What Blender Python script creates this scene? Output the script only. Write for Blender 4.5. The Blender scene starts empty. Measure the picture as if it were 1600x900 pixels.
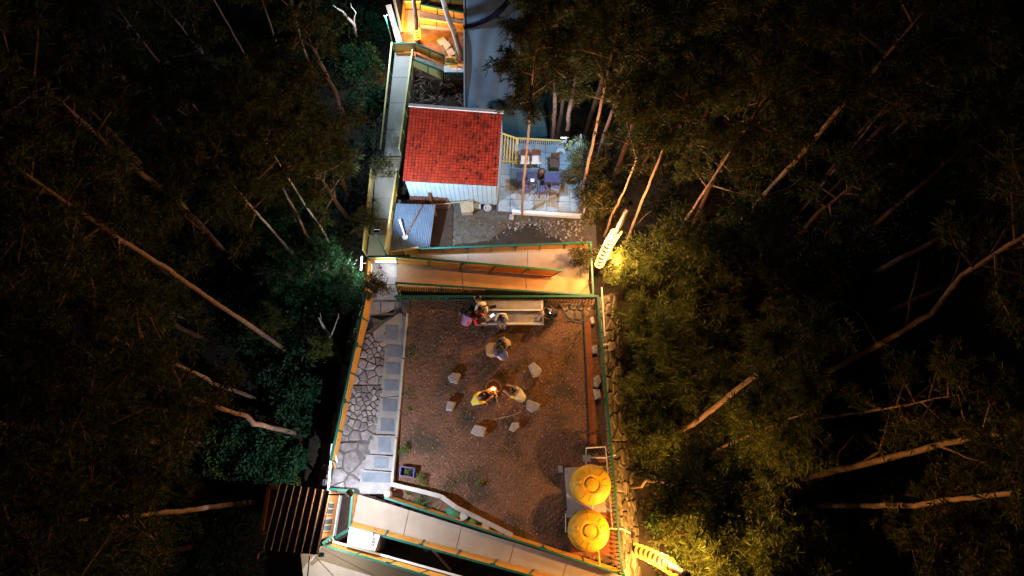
import bpy, bmesh, math, random
import numpy as np
from mathutils import Vector, Matrix, Quaternion
R = random.Random(7)
NR = np.random.default_rng(11)
sc = bpy.context.scene
COL = sc.collection
rad = math.radians

# ------------------------------------------------------------------ camera, sky, moon, exposure
CAM_H, PITCH, FPX = 27.0, rad(18.0), 1067.0
cam_d = bpy.data.cameras.new('camera')
cam_d.sensor_width = 36.0
cam_d.lens = FPX / 1600.0 * 36.0
cam_d.clip_start, cam_d.clip_end = 0.1, 2000.0
cam = bpy.data.objects.new('camera', cam_d)
cam.location = (0, 0, CAM_H)
cam.rotation_euler = (PITCH, 0, 0)
COL.objects.link(cam)
sc.camera = cam
world = bpy.data.worlds.new('World')
sc.world = world
world.use_nodes = True
wn = world.node_tree.nodes
bg = wn['Background']
sky = wn.new('ShaderNodeTexSky')
sky.sky_type = 'NISHITA'
sky.sun_disc = False
sky.sun_elevation = rad(-4.0)
sky.sun_rotation = rad(160)
world.node_tree.links.new(sky.outputs[0], bg.inputs[0])
bg.inputs[1].default_value = 0.10
moon_d = bpy.data.lights.new('moon', 'SUN')
moon_d.energy = 0.03
moon_d.angle = rad(0.5)
moon_d.color = (0.8, 0.88, 1.0)
moon = bpy.data.objects.new('moon', moon_d)
moon.rotation_euler = (rad(30), rad(-12), 0)
COL.objects.link(moon)
sc.view_settings.view_transform = 'Standard'
sc.view_settings.look = 'None'
sc.view_settings.exposure = 0.25
sc.view_settings.gamma = 1.0
sc.cycles.use_denoising = True
sc.cycles.max_bounces = 5
sc.cycles.sample_clamp_indirect = 4.0

# lamp powers (watts of the real lamps' glow, long exposure)
P_HOUSE, P_TUBE, P_TERRACE, P_ROPE, P_FIRE = 900, 30, 380, 2250, 20
P_FLOOD, P_HEAD, P_EAVE = 2600, 700, 110
COOL = (0.56, 0.76, 1.0)
NEUTRAL = (0.80, 0.86, 1.0)
WARM = (1.0, 0.48, 0.11)

# ------------------------------------------------------------------ helpers
def W(u, v, z):
    """World point at height z seen at survey position u, v of the photograph."""
    a, b = (u - 800.0) / FPX, (450.0 - v) / FPX
    c, s = math.cos(PITCH), math.sin(PITCH)
    d = Vector((a, b * c + s, -c + b * s))
    return Vector((0, 0, CAM_H)) + d * ((z - CAM_H) / d.z)
def PX(p):
    c, s = math.cos(PITCH), math.sin(PITCH)
    x, y, z = p[0], p[1], p[2] - CAM_H
    dep = y * s - z * c
    return 800 + FPX * x / dep, 450 - FPX * (y * c + z * s) / dep
def terrain(x, y):
    z = -1.9 - 0.30 * max(0.0, y - 9.0)
    z = max(z, -8.5)
    side = max(0.0, abs(x) - 9.0)
    return z - min(3.0, 0.10 * side) + 0.25 * math.sin(x * 0.7 + 1.3) * math.sin(y * 0.6) - 0.2
def Wt(u, v):
    z = -2.0
    for _ in range(12):
        p = W(u, v, z)
        z = 0.5 * z + 0.5 * terrain(p.x, p.y)
    return W(u, v, z)
def inpoly(u, v, poly):
    r = False
    for i in range(len(poly)):
        (x1, y1), (x2, y2) = poly[i - 1], poly[i]
        if (y1 > v) != (y2 > v) and u < (x2 - x1) * (v - y1) / (y2 - y1) + x1:
            r = not r
    return r
def lerp(a, b, t): return a + (b - a) * t

def thing(name, label, cat, loc=(0, 0, 0), group=None, rotz=0):
    o = bpy.data.objects.new(name, None)
    COL.objects.link(o)
    o.location = loc
    o.rotation_euler = (0, 0, rotz)
    o.empty_display_size = 0.1
    return tag(o, label, cat, group)
def tag(o, label=None, cat=None, group=None, kind=None):
    if label: o['label'] = label
    if cat: o['category'] = cat
    if group: o['group'] = group
    if kind: o['kind'] = kind
    return o
def root_of(p):
    q = p
    while q.parent: q = q.parent
    return Vector(q.location)
def link(name, me, parent=None, loc=None):
    o = bpy.data.objects.new(name, me)
    COL.objects.link(o)
    if parent: o.parent = parent
    if loc is not None: o.location = loc
    return o

class MB:
    def __init__(s): s.v, s.f, s.m = [], [], []
    def add(s, vs, fs, m=0):
        n = len(s.v)
        s.v += [tuple(x) for x in vs]
        s.f += [tuple(i + n for i in f) for f in fs]
        s.m += [m] * len(fs)
        return s
    def box(s, c, size, rz=0, m=0):
        c = Vector(c); hx, hy, hz = size[0] / 2, size[1] / 2, size[2] / 2
        q = Matrix.Rotation(rz, 3, 'Z')
        vs = [c + q @ Vector((x, y, z)) for z in (-hz, hz) for x, y in ((-hx, -hy), (hx, -hy), (hx, hy), (-hx, hy))]
        return s.add(vs, BOXF, m)
    def beam(s, p, q, w, h, m=0, up=(0, 0, 1)):
        p, q = Vector(p), Vector(q)
        d = (q - p).normalized(); u = Vector(up)
        if abs(d.dot(u)) > 0.95: u = Vector((1, 0, 0)) if abs(d.x) < 0.9 else Vector((0, 1, 0))
        x = d.cross(u).normalized(); y = x.cross(d)
        vs = [a + x * i * w / 2 + y * j * h / 2 for a in (p, q) for i, j in ((-1, -1), (1, -1), (1, 1), (-1, 1))]
        return s.add(vs, BOXF, m)
    def prism(s, top, th, m=0):
        n = len(top); top = [Vector(t) for t in top]
        area = sum(top[i - 1].x * top[i].y - top[i].x * top[i - 1].y for i in range(n))
        if area < 0: top = top[::-1]
        bot = [t - Vector((0, 0, th)) for t in top]
        fs = [tuple(range(n)), tuple(range(2 * n - 1, n - 1, -1))]
        fs += [(i, i + n, (i + 1) % n + n, (i + 1) % n) for i in range(n)]
        return s.add(top + bot, fs, m)
    def slab(s, quad, th, m=0):
        q = [Vector(p) for p in quad]
        nrm = (q[1] - q[0]).cross(q[2] - q[0]).normalized() * th / 2
        return s.add([p - nrm for p in q] + [p + nrm for p in q], BOXF, m)
    def tube(s, pts, rs, n=8, m=0, cap=True):
        pts = [Vector(p) for p in pts]
        if not hasattr(rs, '__len__'): rs = [rs] * len(pts)
        base = len(s.v); ref = None
        for i, p in enumerate(pts):
            d = (pts[min(i + 1, len(pts) - 1)] - pts[max(i - 1, 0)]).normalized()
            if ref is None:
                ref = d.orthogonal().normalized()
            ref = (ref - d * ref.dot(d)).normalized(); bi = d.cross(ref)
            for k in range(n):
                a = 2 * math.pi * k / n
                s.v.append(tuple(p + (ref * math.cos(a) + bi * math.sin(a)) * rs[i]))
        for i in range(len(pts) - 1):
            for k in range(n):
                a, b = base + i * n + k, base + i * n + (k + 1) % n
                s.f.append((a, b, b + n, a + n)); s.m.append(m)
        if cap:
            s.f.append(tuple(base + k for k in range(n))[::-1]); s.m.append(m)
            s.f.append(tuple(base + (len(pts) - 1) * n + k for k in range(n))); s.m.append(m)
        return s
    def lathe(s, c, prof, n=24, m=0):
        c = Vector(c); base = len(s.v)
        for r, z in prof:
            for k in range(n):
                a = 2 * math.pi * k / n
                s.v.append((c.x + r * math.cos(a), c.y + r * math.sin(a), c.z + z))
        for i in range(len(prof) - 1):
            for k in range(n):
                a, b = base + i * n + k, base + i * n + (k + 1) % n
                s.f.append((a, b, b + n, a + n)); s.m.append(m)
        s.f.append(tuple(base + (len(prof) - 1) * n + k for k in range(n))); s.m.append(m)
        return s
    def mesh(s, name, mats, off=(0, 0, 0), smooth=False):
        me = bpy.data.meshes.new(name)
        o = Vector(off)
        me.from_pydata([Vector(v) - o for v in s.v], [], s.f)
        for mt in (mats if isinstance(mats, (list, tuple)) else [mats]): me.materials.append(mt)
        if any(s.m): me.polygons.foreach_set('material_index', s.m)
        if smooth: me.polygons.foreach_set('use_smooth', [True] * len(s.f))
        me.update()
        return me
    def build(s, name, mats, parent=None, base=None, smooth=False, kind=None):
        """World-space shape as an object; vertices are stored relative to the thing's base."""
        if parent is not None:
            o = link(name, s.mesh(name, mats, root_of(parent), smooth), parent)
        else:
            b = Vector(base) if base is not None else Vector((0, 0, 0))
            o = link(name, s.mesh(name, mats, b, smooth)); o.location = b
        if kind: o['kind'] = kind
        return o
BOXF = [(0, 3, 2, 1), (4, 5, 6, 7), (0, 1, 5, 4), (1, 2, 6, 5), (2, 3, 7, 6), (3, 0, 4, 7)]

# ------------------------------------------------------------------ materials
def mat(name, c, c2=None, rough=0.8, scale=3.0, bump=0.0, bscale=None, metal=0.0, rnd=0.0, detail=6.0, spec=0.4, island=False, stain=None, transl=0.0, lo=0.35, hi=0.65):
    m = bpy.data.materials.new(name); m.use_nodes = True
    nt = m.node_tree; N, L = nt.nodes, nt.links
    p = N['Principled BSDF']
    p.inputs['Roughness'].default_value = rough
    p.inputs['Metallic'].default_value = metal
    p.inputs['Specular IOR Level'].default_value = 0.12 if 'leaf' in name else spec
    tc = N.new('ShaderNodeTexCoord')
    geo = N.new('ShaderNodeNewGeometry')
    nz = N.new('ShaderNodeTexNoise'); nz.inputs['Scale'].default_value = scale; nz.inputs['Detail'].default_value = detail
    nz.inputs['Roughness'].default_value = 0.65
    L.new(geo.outputs['Position'], nz.inputs['Vector'])
    rp = N.new('ShaderNodeValToRGB')
    rp.color_ramp.elements[0].position, rp.color_ramp.elements[1].position = lo, hi
    rp.color_ramp.elements[0].color = (*c, 1)
    rp.color_ramp.elements[1].color = (*(c2 or tuple(x * 1.25 for x in c)), 1)
    L.new(nz.outputs['Fac'], rp.inputs['Fac'])
    out = rp.outputs['Color']
    if stain:
        n2 = N.new('ShaderNodeTexNoise'); n2.inputs['Scale'].default_value = stain[1]; n2.inputs['Detail'].default_value = 8
        L.new(geo.outputs['Position'], n2.inputs['Vector'])
        r2 = N.new('ShaderNodeValToRGB'); r2.color_ramp.elements[0].position, r2.color_ramp.elements[1].position = stain[2], stain[2] + 0.14
        L.new(n2.outputs['Fac'], r2.inputs['Fac'])
        mx = N.new('ShaderNodeMix'); mx.data_type = 'RGBA'
        L.new(r2.outputs['Color'], mx.inputs['Factor']); L.new(out, mx.inputs['A']); mx.inputs['B'].default_value = (*stain[0], 1)
        out = mx.outputs['Result']
    if rnd:
        hs = N.new('ShaderNodeHueSaturation')
        src = geo.outputs['Random Per Island'] if island else N.new('ShaderNodeObjectInfo').outputs['Random']
        mr = N.new('ShaderNodeMapRange'); mr.inputs['To Min'].default_value, mr.inputs['To Max'].default_value = 1 - rnd, 1 + rnd
        L.new(src, mr.inputs['Value']); L.new(mr.outputs['Result'], hs.inputs['Value']); L.new(out, hs.inputs['Color'])
        out = hs.outputs['Color']
    L.new(out, p.inputs['Base Color'])
    if bump:
        nb = N.new('ShaderNodeTexNoise'); nb.inputs['Scale'].default_value = bscale or scale * 6; nb.inputs['Detail'].default_value = 5
        L.new(geo.outputs['Position'], nb.inputs['Vector'])
        bp = N.new('ShaderNodeBump'); bp.inputs['Strength'].default_value = bump; bp.inputs['Distance'].default_value = 0.03
        L.new(nb.outputs['Fac'], bp.inputs['Height']); L.new(bp.outputs['Normal'], p.inputs['Normal'])
    if transl:
        tr = N.new('ShaderNodeBsdfTranslucent'); L.new(out, tr.inputs['Color'])
        ms = N.new('ShaderNodeMixShader'); ms.inputs[0].default_value = transl
        L.new(p.outputs[0], ms.inputs[1]); L.new(tr.outputs[0], ms.inputs[2])
        L.new(ms.outputs[0], N['Material Output'].inputs['Surface'])
    return m
def glow(name, c, s):
    m = bpy.data.materials.new(name); m.use_nodes = True
    p = m.node_tree.nodes['Principled BSDF']
    p.inputs['Base Color'].default_value = (0.05, 0.045, 0.04, 1)
    p.inputs['Emission Color'].default_value = (*c, 1)
    p.inputs['Emission Strength'].default_value = s
    return m
M = {
 'earth': mat('forest_floor', (0.022, 0.016, 0.010), (0.045, 0.034, 0.022), 0.95, 1.6, 0.8, 14),
 'soil': mat('red_soil', (0.110, 0.053, 0.030), (0.265, 0.142, 0.090), 0.95, 12.0, 1.0, 30, stain=((0.075, 0.052, 0.034), 0.7, 0.50), detail=10, lo=0.3, hi=0.72),
 'yard': mat('grey_soil', (0.06, 0.056, 0.045), (0.13, 0.115, 0.095), 0.95, 5.0, 0.9, 22, stain=((0.085, 0.06, 0.04), 0.8, 0.52), detail=10),
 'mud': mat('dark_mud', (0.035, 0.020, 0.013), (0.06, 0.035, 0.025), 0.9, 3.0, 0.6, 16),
 'path': mat('path_concrete', (0.25, 0.24, 0.24), (0.34, 0.33, 0.32), 0.85, 2.2, 0.35, 18, stain=((0.38, 0.30, 0.22), 1.3, 0.58)),
 'tile': mat('slate_tile', (0.13, 0.16, 0.20), (0.19, 0.22, 0.26), 0.7, 3.0, 0.25, 20, rnd=0.12),
 'paving': mat('landing_concrete', (0.30, 0.26, 0.24), (0.42, 0.37, 0.34), 0.85, 2.5, 0.3, 15, rnd=0.08),
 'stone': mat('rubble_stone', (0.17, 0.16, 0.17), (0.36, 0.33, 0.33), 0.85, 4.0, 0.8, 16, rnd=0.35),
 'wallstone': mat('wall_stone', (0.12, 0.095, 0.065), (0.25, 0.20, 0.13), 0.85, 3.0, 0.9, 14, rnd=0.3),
 'mortar': mat('dark_mortar', (0.10, 0.09, 0.085), (0.16, 0.14, 0.13), 0.95, 5.0, 0.6),
 'deck': mat('deck_concrete', (0.32, 0.265, 0.205), (0.39, 0.33, 0.26), 0.75, 1.2, 0.15, 20, rnd=0.04, stain=((0.31, 0.26, 0.22), 0.9, 0.60)),
 'tandeck': mat('tan_deck_tone', (0.40, 0.23, 0.115), (0.48, 0.285, 0.15), 0.75, 1.2, 0.15, 20, rnd=0.03, stain=((0.33, 0.20, 0.11), 0.9, 0.60)),  # tan tone of the lower middle ramp slabs
 'joint': mat('joint_base', (0.22, 0.185, 0.15), None, 0.9),  # darker base that shows in the gaps between slabs
 'white': mat('white_paint', (0.72, 0.72, 0.70), (0.80, 0.80, 0.78), 0.6, 2.0, 0.1),
 'kerb': mat('pale_kerb', (0.38, 0.37, 0.355), (0.48, 0.465, 0.45), 0.8, 3.0, 0.3),
 'ochre': mat('ochre_sheet', (0.50, 0.24, 0.035), (0.62, 0.31, 0.05), 0.55, 1.5, 0.06, 10, rnd=0.06, stain=((0.28, 0.12, 0.03), 2.5, 0.58)),
 'yellow': mat('yellow_paint', (0.66, 0.52, 0.16), (0.74, 0.60, 0.22), 0.5, 2.0, 0.06),
 'green': mat('green_paint', (0.010, 0.105, 0.075), (0.014, 0.14, 0.10), 0.5, 2.0, 0.05, stain=((0.05, 0.045, 0.03), 4.0, 0.62)),
 'bolt': mat('dark_clamp', (0.02, 0.025, 0.02), None, 0.6),
 'redtile': mat('red_roof_tile', (0.38, 0.028, 0.010), (0.50, 0.044, 0.015), 0.6, 2.5, 0.15, 24, rnd=0.20, island=True, stain=((0.28, 0.028, 0.014), 1.3, 0.58)),
 'moss': mat('black_moss', (0.03, 0.008, 0.006), (0.07, 0.015, 0.01), 0.95, 9.0, 0.5),
 'board': mat('white_board', (0.40, 0.50, 0.55), (0.48, 0.58, 0.63), 0.5, 1.5, 0.08, rnd=0.06),
 'sheet': mat('grey_blue_sheet', (0.14, 0.19, 0.26), (0.20, 0.25, 0.32), 0.5, 1.6, 0.1, 9, metal=0.25, stain=((0.14, 0.13, 0.13), 1.7, 0.66)),
 'terrace': mat('terrace_tile', (0.28, 0.35, 0.40), (0.37, 0.44, 0.49), 0.5, 2.0, 0.1, rnd=0.10, stain=((0.30, 0.28, 0.22), 1.4, 0.60)),
 'carpet': mat('grey_mat', (0.17, 0.18, 0.19), (0.22, 0.23, 0.24), 0.9, 6.0, 0.3),
 'wood': mat('dark_wood', (0.10, 0.042, 0.022), (0.16, 0.07, 0.04), 0.6, 5.0, 0.2),
 'timber': mat('pale_timber', (0.34, 0.24, 0.15), (0.45, 0.33, 0.21), 0.8, 4.0, 0.3),
 'cloth': mat('navy_cloth', (0.045, 0.048, 0.11), (0.065, 0.068, 0.145), 0.9, 4.0, 0.3),
 'purple': mat('purple_plastic', (0.09, 0.065, 0.15), None, 0.5),
 'tarp': mat('pale_blue_tarpaulin', (0.20, 0.27, 0.35), (0.30, 0.38, 0.46), 0.5, 0.6, 0.35, 3, stain=((0.12, 0.16, 0.22), 1.0, 0.60)),
 'tarpband': mat('dark_tarpaulin_band', (0.025, 0.02, 0.05), (0.04, 0.03, 0.07), 0.6),
 'tent': mat('teal_canvas', (0.03, 0.085, 0.105), (0.045, 0.11, 0.13), 0.7, 1.0, 0.2, 4),
 'tank': mat('yellow_tank_plastic', (0.66, 0.38, 0.02), (0.78, 0.46, 0.03), 0.5, 2.5, 0.08, 12, stain=((0.44, 0.27, 0.06), 3.2, 0.55)),
 'pvc': mat('white_pipe', (0.62, 0.60, 0.58), (0.72, 0.70, 0.68), 0.4, 3.0),
 'darkroof': mat('black_roof_sheet', (0.010, 0.008, 0.010), (0.016, 0.012, 0.015), 0.5, 2.0, 0.1),
 'riblit': mat('lamplit_rib_tone', (0.20, 0.075, 0.022), (0.27, 0.10, 0.03), 0.5, 4.0),  # orange stands in for lamplight catching the ribs of the black roof
 'orangewall': mat('orange_wall', (0.50, 0.19, 0.05), (0.58, 0.23, 0.06), 0.75, 1.5, 0.1),
 'glass': mat('dark_window', (0.05, 0.06, 0.06), (0.12, 0.13, 0.12), 0.15, 2.0),
 'rust': mat('rusty_strip', (0.16, 0.045, 0.018), (0.24, 0.08, 0.035), 0.8, 4.0, 0.4),
 'bark': mat('pale_bark', (0.22, 0.125, 0.078), (0.36, 0.225, 0.150), 0.9, 6.0, 0.8, 22, rnd=0.15, stain=((0.15, 0.09, 0.06), 5.0, 0.58)),
 'bleach': mat('bleached_bark', (0.42, 0.38, 0.34), (0.58, 0.53, 0.48), 0.9, 5.0, 0.6, 20, stain=((0.12, 0.10, 0.08), 4.0, 0.62)),
 'leafdark': mat('dark_olive_leaf', (0.042, 0.042, 0.013), (0.074, 0.066, 0.022), 0.7, 1.2, rnd=0.45, island=True, transl=0.25),
 'leafwarm': mat('olive_leaf', (0.064, 0.080, 0.018), (0.10, 0.115, 0.030), 0.7, 1.2, rnd=0.45, island=True, transl=0.3),
 'leafbright': mat('yellow_green_leaf', (0.12, 0.15, 0.03), (0.16, 0.19, 0.05), 0.55, 1.2, rnd=0.35, island=True, transl=0.3),
 'shrub': mat('deep_green_leaf', (0.020, 0.070, 0.030), (0.036, 0.10, 0.042), 0.45, 1.0, rnd=0.5, island=True, transl=0.2),
 'shrubolive': mat('olive_undergrowth_leaf', (0.034, 0.046, 0.012), (0.06, 0.07, 0.02), 0.5, 1.0, rnd=0.5, island=True, transl=0.2),
 'weed': mat('weed_leaf', (0.07, 0.14, 0.03), (0.12, 0.20, 0.05), 0.6, 2.0, rnd=0.3, island=True),
 'litter': mat('dry_leaf', (0.20, 0.12, 0.07), (0.42, 0.30, 0.20), 0.9, 30.0, rnd=0.6, island=True),
 'concrete': mat('grey_concrete', (0.32, 0.30, 0.32), (0.44, 0.42, 0.43), 0.85, 4.0, 0.4, 20, stain=((0.24, 0.22, 0.23), 1.6, 0.56)),
 'rock': mat('grey_boulder', (0.30, 0.27, 0.27), (0.42, 0.38, 0.37), 0.9, 6.0, 0.6, 18, rnd=0.15),
 'char': mat('charred_wood', (0.02, 0.014, 0.012), (0.06, 0.04, 0.03), 0.9, 8.0, 0.6),
 'black': mat('black_plastic', (0.015, 0.015, 0.017), None, 0.4),
 'skin': mat('brown_skin', (0.30, 0.16, 0.10), (0.34, 0.19, 0.12), 0.55, 4.0),
 'hair': mat('black_hair', (0.008, 0.007, 0.007), None, 0.45),
 'navy': mat('navy_denim', (0.03, 0.045, 0.10), (0.04, 0.06, 0.13), 0.9, 9.0),
 'jeans': mat('blue_denim', (0.06, 0.11, 0.24), (0.08, 0.14, 0.30), 0.9, 9.0),
 'darkcloth': mat('dark_cloth', (0.02, 0.02, 0.025), (0.03, 0.03, 0.04), 0.9, 9.0),
 'pink': mat('pink_cloth', (0.52, 0.18, 0.22), (0.60, 0.23, 0.27), 0.9, 9.0),
 'violet': mat('violet_cloth', (0.34, 0.18, 0.42), (0.40, 0.22, 0.48), 0.9, 9.0),
 'red': mat('red_cloth', (0.55, 0.03, 0.05), (0.62, 0.05, 0.06), 0.9, 9.0),
 'whitecloth': mat('white_cloth', (0.68, 0.67, 0.66), (0.75, 0.74, 0.72), 0.9, 9.0),
 'yellowcloth': mat('yellow_cloth', (0.72, 0.56, 0.06), (0.78, 0.62, 0.10), 0.9, 9.0),
 'paleyellow': mat('cream_cloth', (0.66, 0.58, 0.36), None, 0.9, 9.0),
 'bluecloth': mat('blue_cloth', (0.06, 0.09, 0.36), (0.08, 0.12, 0.42), 0.9, 9.0),
 'greycloth': mat('grey_cloth', (0.22, 0.23, 0.25), None, 0.9, 9.0),
 'greenbag': mat('green_mesh_bag', (0.03, 0.15, 0.09), (0.05, 0.20, 0.12), 0.7, 12.0, 0.4),
 'card': mat('cardboard', (0.36, 0.28, 0.18), (0.44, 0.35, 0.24), 0.85, 3.0, 0.2),
 'ropelight': glow('rope_light_glow', (1.0, 0.34, 0.02), 3.6),
 'ropewhite': glow('warm_white_rope_glow', (1.0, 0.55, 0.11), 5.0),
 'tubeglow': glow('tube_glow', (0.85, 0.93, 1.0), 12.0),
 'flame': glow('flame_glow', (1.0, 0.50, 0.16), 5.0),
 'ember': glow('ember_glow', (1.0, 0.12, 0.02), 1.6),
 'screen': glow('phone_screen_glow', (0.85, 0.92, 1.0), 3.0),
}

# ------------------------------------------------------------------ terrain
def make_terrain():
    xs = np.concatenate([np.linspace(-400, -36, 10), np.arange(-34, 34.1, 0.6), np.linspace(36, 400, 10)])
    ys = np.concatenate([np.linspace(-400, -17, 10), np.arange(-15, 44.1, 0.6), np.linspace(46, 400, 10)])
    v = [(x, y, terrain(x, y) + NR.normal(0, 0.05)) for y in ys for x in xs]
    n = len(xs)
    f = [(j * n + i, j * n + i + 1, (j + 1) * n + i + 1, (j + 1) * n + i) for j in range(len(ys) - 1) for i in range(n - 1)]
    b = MB(); b.v, b.f, b.m = v, f, [0] * len(f)
    b.build('ground', M['earth'], kind='structure', smooth=True)
make_terrain()

def soil_sheet(name, poly, z, m, th=2.2, res=0.07, amp=0.03):
    """A rough patch of trodden ground with vertical earth sides."""
    P3 = [W(u, v, z) for u, v in poly]
    P2 = [(p.x, p.y) for p in P3]
    x0, x1 = min(p[0] for p in P2), max(p[0] for p in P2)
    y0, y1 = min(p[1] for p in P2), max(p[1] for p in P2)
    nx, ny = int((x1 - x0) / res) + 2, int((y1 - y0) / res) + 2
    ph = NR.uniform(0, 6, 8)
    def h(x, y):
        return amp * (math.sin(x * 1.3 + ph[0]) * math.sin(y * 1.1 + ph[1]) * 0.6 + 0.4 * math.sin(x * 3.7 + ph[2] + math.sin(y * 2.9)) * math.sin(y * 4.1 + ph[3])) + NR.normal(0, amp * 0.22)
    b = MB(); idx = {}
    for j in range(ny):
        for i in range(nx):
            x, y = x0 + i * res, y0 + j * res
            idx[i, j] = len(b.v); b.v.append((x, y, z + h(x, y)))
    for j in range(ny - 1):
        for i in range(nx - 1):
            if inpoly(x0 + (i + .5) * res, y0 + (j + .5) * res, P2):
                b.f.append((idx[i, j], idx[i + 1, j], idx[i + 1, j + 1], idx[i, j + 1])); b.m.append(0)
    used = sorted({i for f in b.f for i in f}); mp = {o: n for n, o in enumerate(used)}
    b.v = [b.v[i] for i in used]; b.f = [tuple(mp[i] for i in f) for f in b.f]
    b.prism([p - Vector((0, 0, 0.12)) for p in P3], th)
    return b.build(name, m, kind='structure')

PLAZA = [(612, 466), (930, 468), (978, 890), (960, 884), (800, 836), (612, 772), (622, 690), (638, 500)]
soil_sheet('plaza_ground', PLAZA, 0.0, M['soil'])
YARD = [(560, 312), (925, 312), (935, 400), (930, 470), (560, 470)]
soil_sheet('lower_yard', YARD, -3.0, M['yard'], 1.2, 0.10)
soil_sheet('muddy_bed', [(676, 322), (706, 322), (707, 388), (670, 388)], -2.94, M['mud'], 0.2, 0.12, 0.02)
soil_sheet('upper_yard', [(612, -30), (735, -30), (735, 130), (640, 110), (625, 66)], -4.6, M['soil'], 2.0, 0.12)
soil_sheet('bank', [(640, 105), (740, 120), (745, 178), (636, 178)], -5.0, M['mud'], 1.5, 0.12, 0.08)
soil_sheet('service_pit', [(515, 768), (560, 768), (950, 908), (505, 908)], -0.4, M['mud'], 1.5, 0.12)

# ------------------------------------------------------------------ stones laid as irregular cells
def clip(poly, p, n):
    out = []
    for i in range(len(poly)):
        a, b = poly[i - 1], poly[i]
        da, db = (a[0] - p[0]) * n[0] + (a[1] - p[1]) * n[1], (b[0] - p[0]) * n[0] + (b[1] - p[1]) * n[1]
        if (da <= 0) != (db <= 0):
            t = da / (da - db); out.append((a[0] + (b[0] - a[0]) * t, a[1] + (b[1] - a[1]) * t))
        if db <= 0: out.append(b)
    return out
def cells(region, seeds):
    """Convex cells of the seeds inside a convex region, all in metres."""
    ar = sum(region[i - 1][0] * region[i][1] - region[i][0] * region[i - 1][1] for i in range(len(region)))
    if ar < 0: region = region[::-1]
    res = []
    for i, s in enumerate(seeds):
        c = list(region)
        for j, t in enumerate(seeds):
            if i != j and abs(s[0] - t[0]) + abs(s[1] - t[1]) < 4 and c:
                c = clip(c, ((s[0] + t[0]) / 2, (s[1] + t[1]) / 2), (t[0] - s[0], t[1] - s[1]))
        if len(c) >= 3: res.append(c)
    return res
def stone_from(cell, f, gap, h, rough=0.25):
    cx, cy = sum(p[0] for p in cell) / len(cell), sum(p[1] for p in cell) / len(cell)
    pts = []
    for i in range(len(cell)):
        a, b = cell[i], cell[(i + 1) % len(cell)]
        pts.append(a)
        if math.hypot(a[0] - b[0], a[1] - b[1]) > 0.22: pts.append(((a[0] + b[0]) / 2, (a[1] + b[1]) / 2))
    ring = []
    for x, y in pts:
        d = math.hypot(x - cx, y - cy) or 1
        k = max(0.3, 1 - gap / d) * (1 - R.random() * rough * 0.4)
        ring.append((cx + (x - cx) * k, cy + (y - cy) * k))
    n = len(ring); tx, ty = R.uniform(-.1, .1), R.uniform(-.1, .1)
    b = MB()
    vs = [f(x, y, -0.03) for x, y in ring]
    vs += [f(x, y, h * .7 + tx * (x - cx) + ty * (y - cy)) for x, y in ring]
    vs += [f(cx + (x - cx) * .82, cy + (y - cy) * .82, h + tx * (x - cx) + ty * (y - cy) + R.uniform(0, .012)) for x, y in ring]
    fs = [(i + k * n, (i + 1) % n + k * n, (i + 1) % n + (k + 1) * n, i + (k + 1) * n) for k in (0, 1) for i in range(n)]
    fs += [tuple(range(2 * n, 3 * n))]
    b.add(vs, fs)
    return b

def path_z(v): return 0.06 + max(0.0, min(1.0, (v - 650) / 110.0)) * 0.24
def paving_zone(label_parent, quad, count, md0, small=None):
    P3 = [W(u, v, path_z(v)) for u, v in quad]
    reg = [(p.x, p.y) for p in P3]
    x0, x1 = min(p[0] for p in reg), max(p[0] for p in reg); y0, y1 = min(p[1] for p in reg), max(p[1] for p in reg)
    seeds = []
    tries = 0
    while len(seeds) < count and tries < 6000:
        tries += 1
        s = (R.uniform(x0, x1), R.uniform(y0, y1))
        if inpoly(*s, reg):
            md = md0
            if small and math.hypot(s[0] - small[0].x, s[1] - small[0].y) < small[1]: md = 0.17
            if all(math.hypot(s[0] - t[0], s[1] - t[1]) > md for t in seeds): seeds.append(s)
    f = lambda x, y, h: Vector((x, y, path_z(PX((x, y, .15))[1]) + h))
    for c in cells(reg, seeds):
        stone_from(c, f, 0.010, R.uniform(0.015, 0.10), .45).build('stone', M['stone'], label_parent)
strip = MB()
edge = [(468, 584, 640), (500, 577, 640), (522, 570, 606), (560, 561, 602), (601, 551, 599), (650, 540, 592), (670, 535, 588), (690, 530, 585), (715, 524, 578), (740, 518, 570), (771, 510, 562)]
for (v0, l0, r0), (v1, l1, r1) in zip(edge, edge[1:]):
    strip.prism([W(l0, v0, path_z(v0)), W(r0, v0, path_z(v0)), W(r1, v1, path_z(v1)), W(l1, v1, path_z(v1))], 1.5)
strip = strip.build('stone_strip', M['mortar'], kind='structure')
paving_zone(strip, [(572, 522), (604, 522), (600, 601), (551, 601)], 44, .30, (W(592, 545, 0), .55))
paving_zone(strip, [(551, 602), (600, 602), (585, 689), (530, 689)], 72, .30, (W(570, 635, 0), .75))
paving_zone(strip, [(530, 691), (584, 691), (561, 769), (512, 769)], 8, .55)

# landing slabs at the head of the path
landing = MB().prism([W(u, v, 0.03) for u, v in [(574, 404), (622, 404), (622, 447), (630, 489), (600, 502), (572, 524)]], 1.6).build('landing', M['joint'], kind='structure')
for q in ([(577, 408), (620, 408), (620, 444), (576, 444)], [(577, 446), (620, 446), (624, 470), (573, 470)],
          [(573, 472), (594, 472), (593, 491), (572, 491)], [(596, 472), (617, 472), (616, 490), (595, 491)], [(619, 472), (626, 472), (629, 488), (618, 490)],
          [(572, 493), (616, 492), (598, 501), (571, 520)]):
    MB().prism([W(u, v, 0.06) for u, v in q], 0.05).build('slab', M['paving'], landing)
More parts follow.
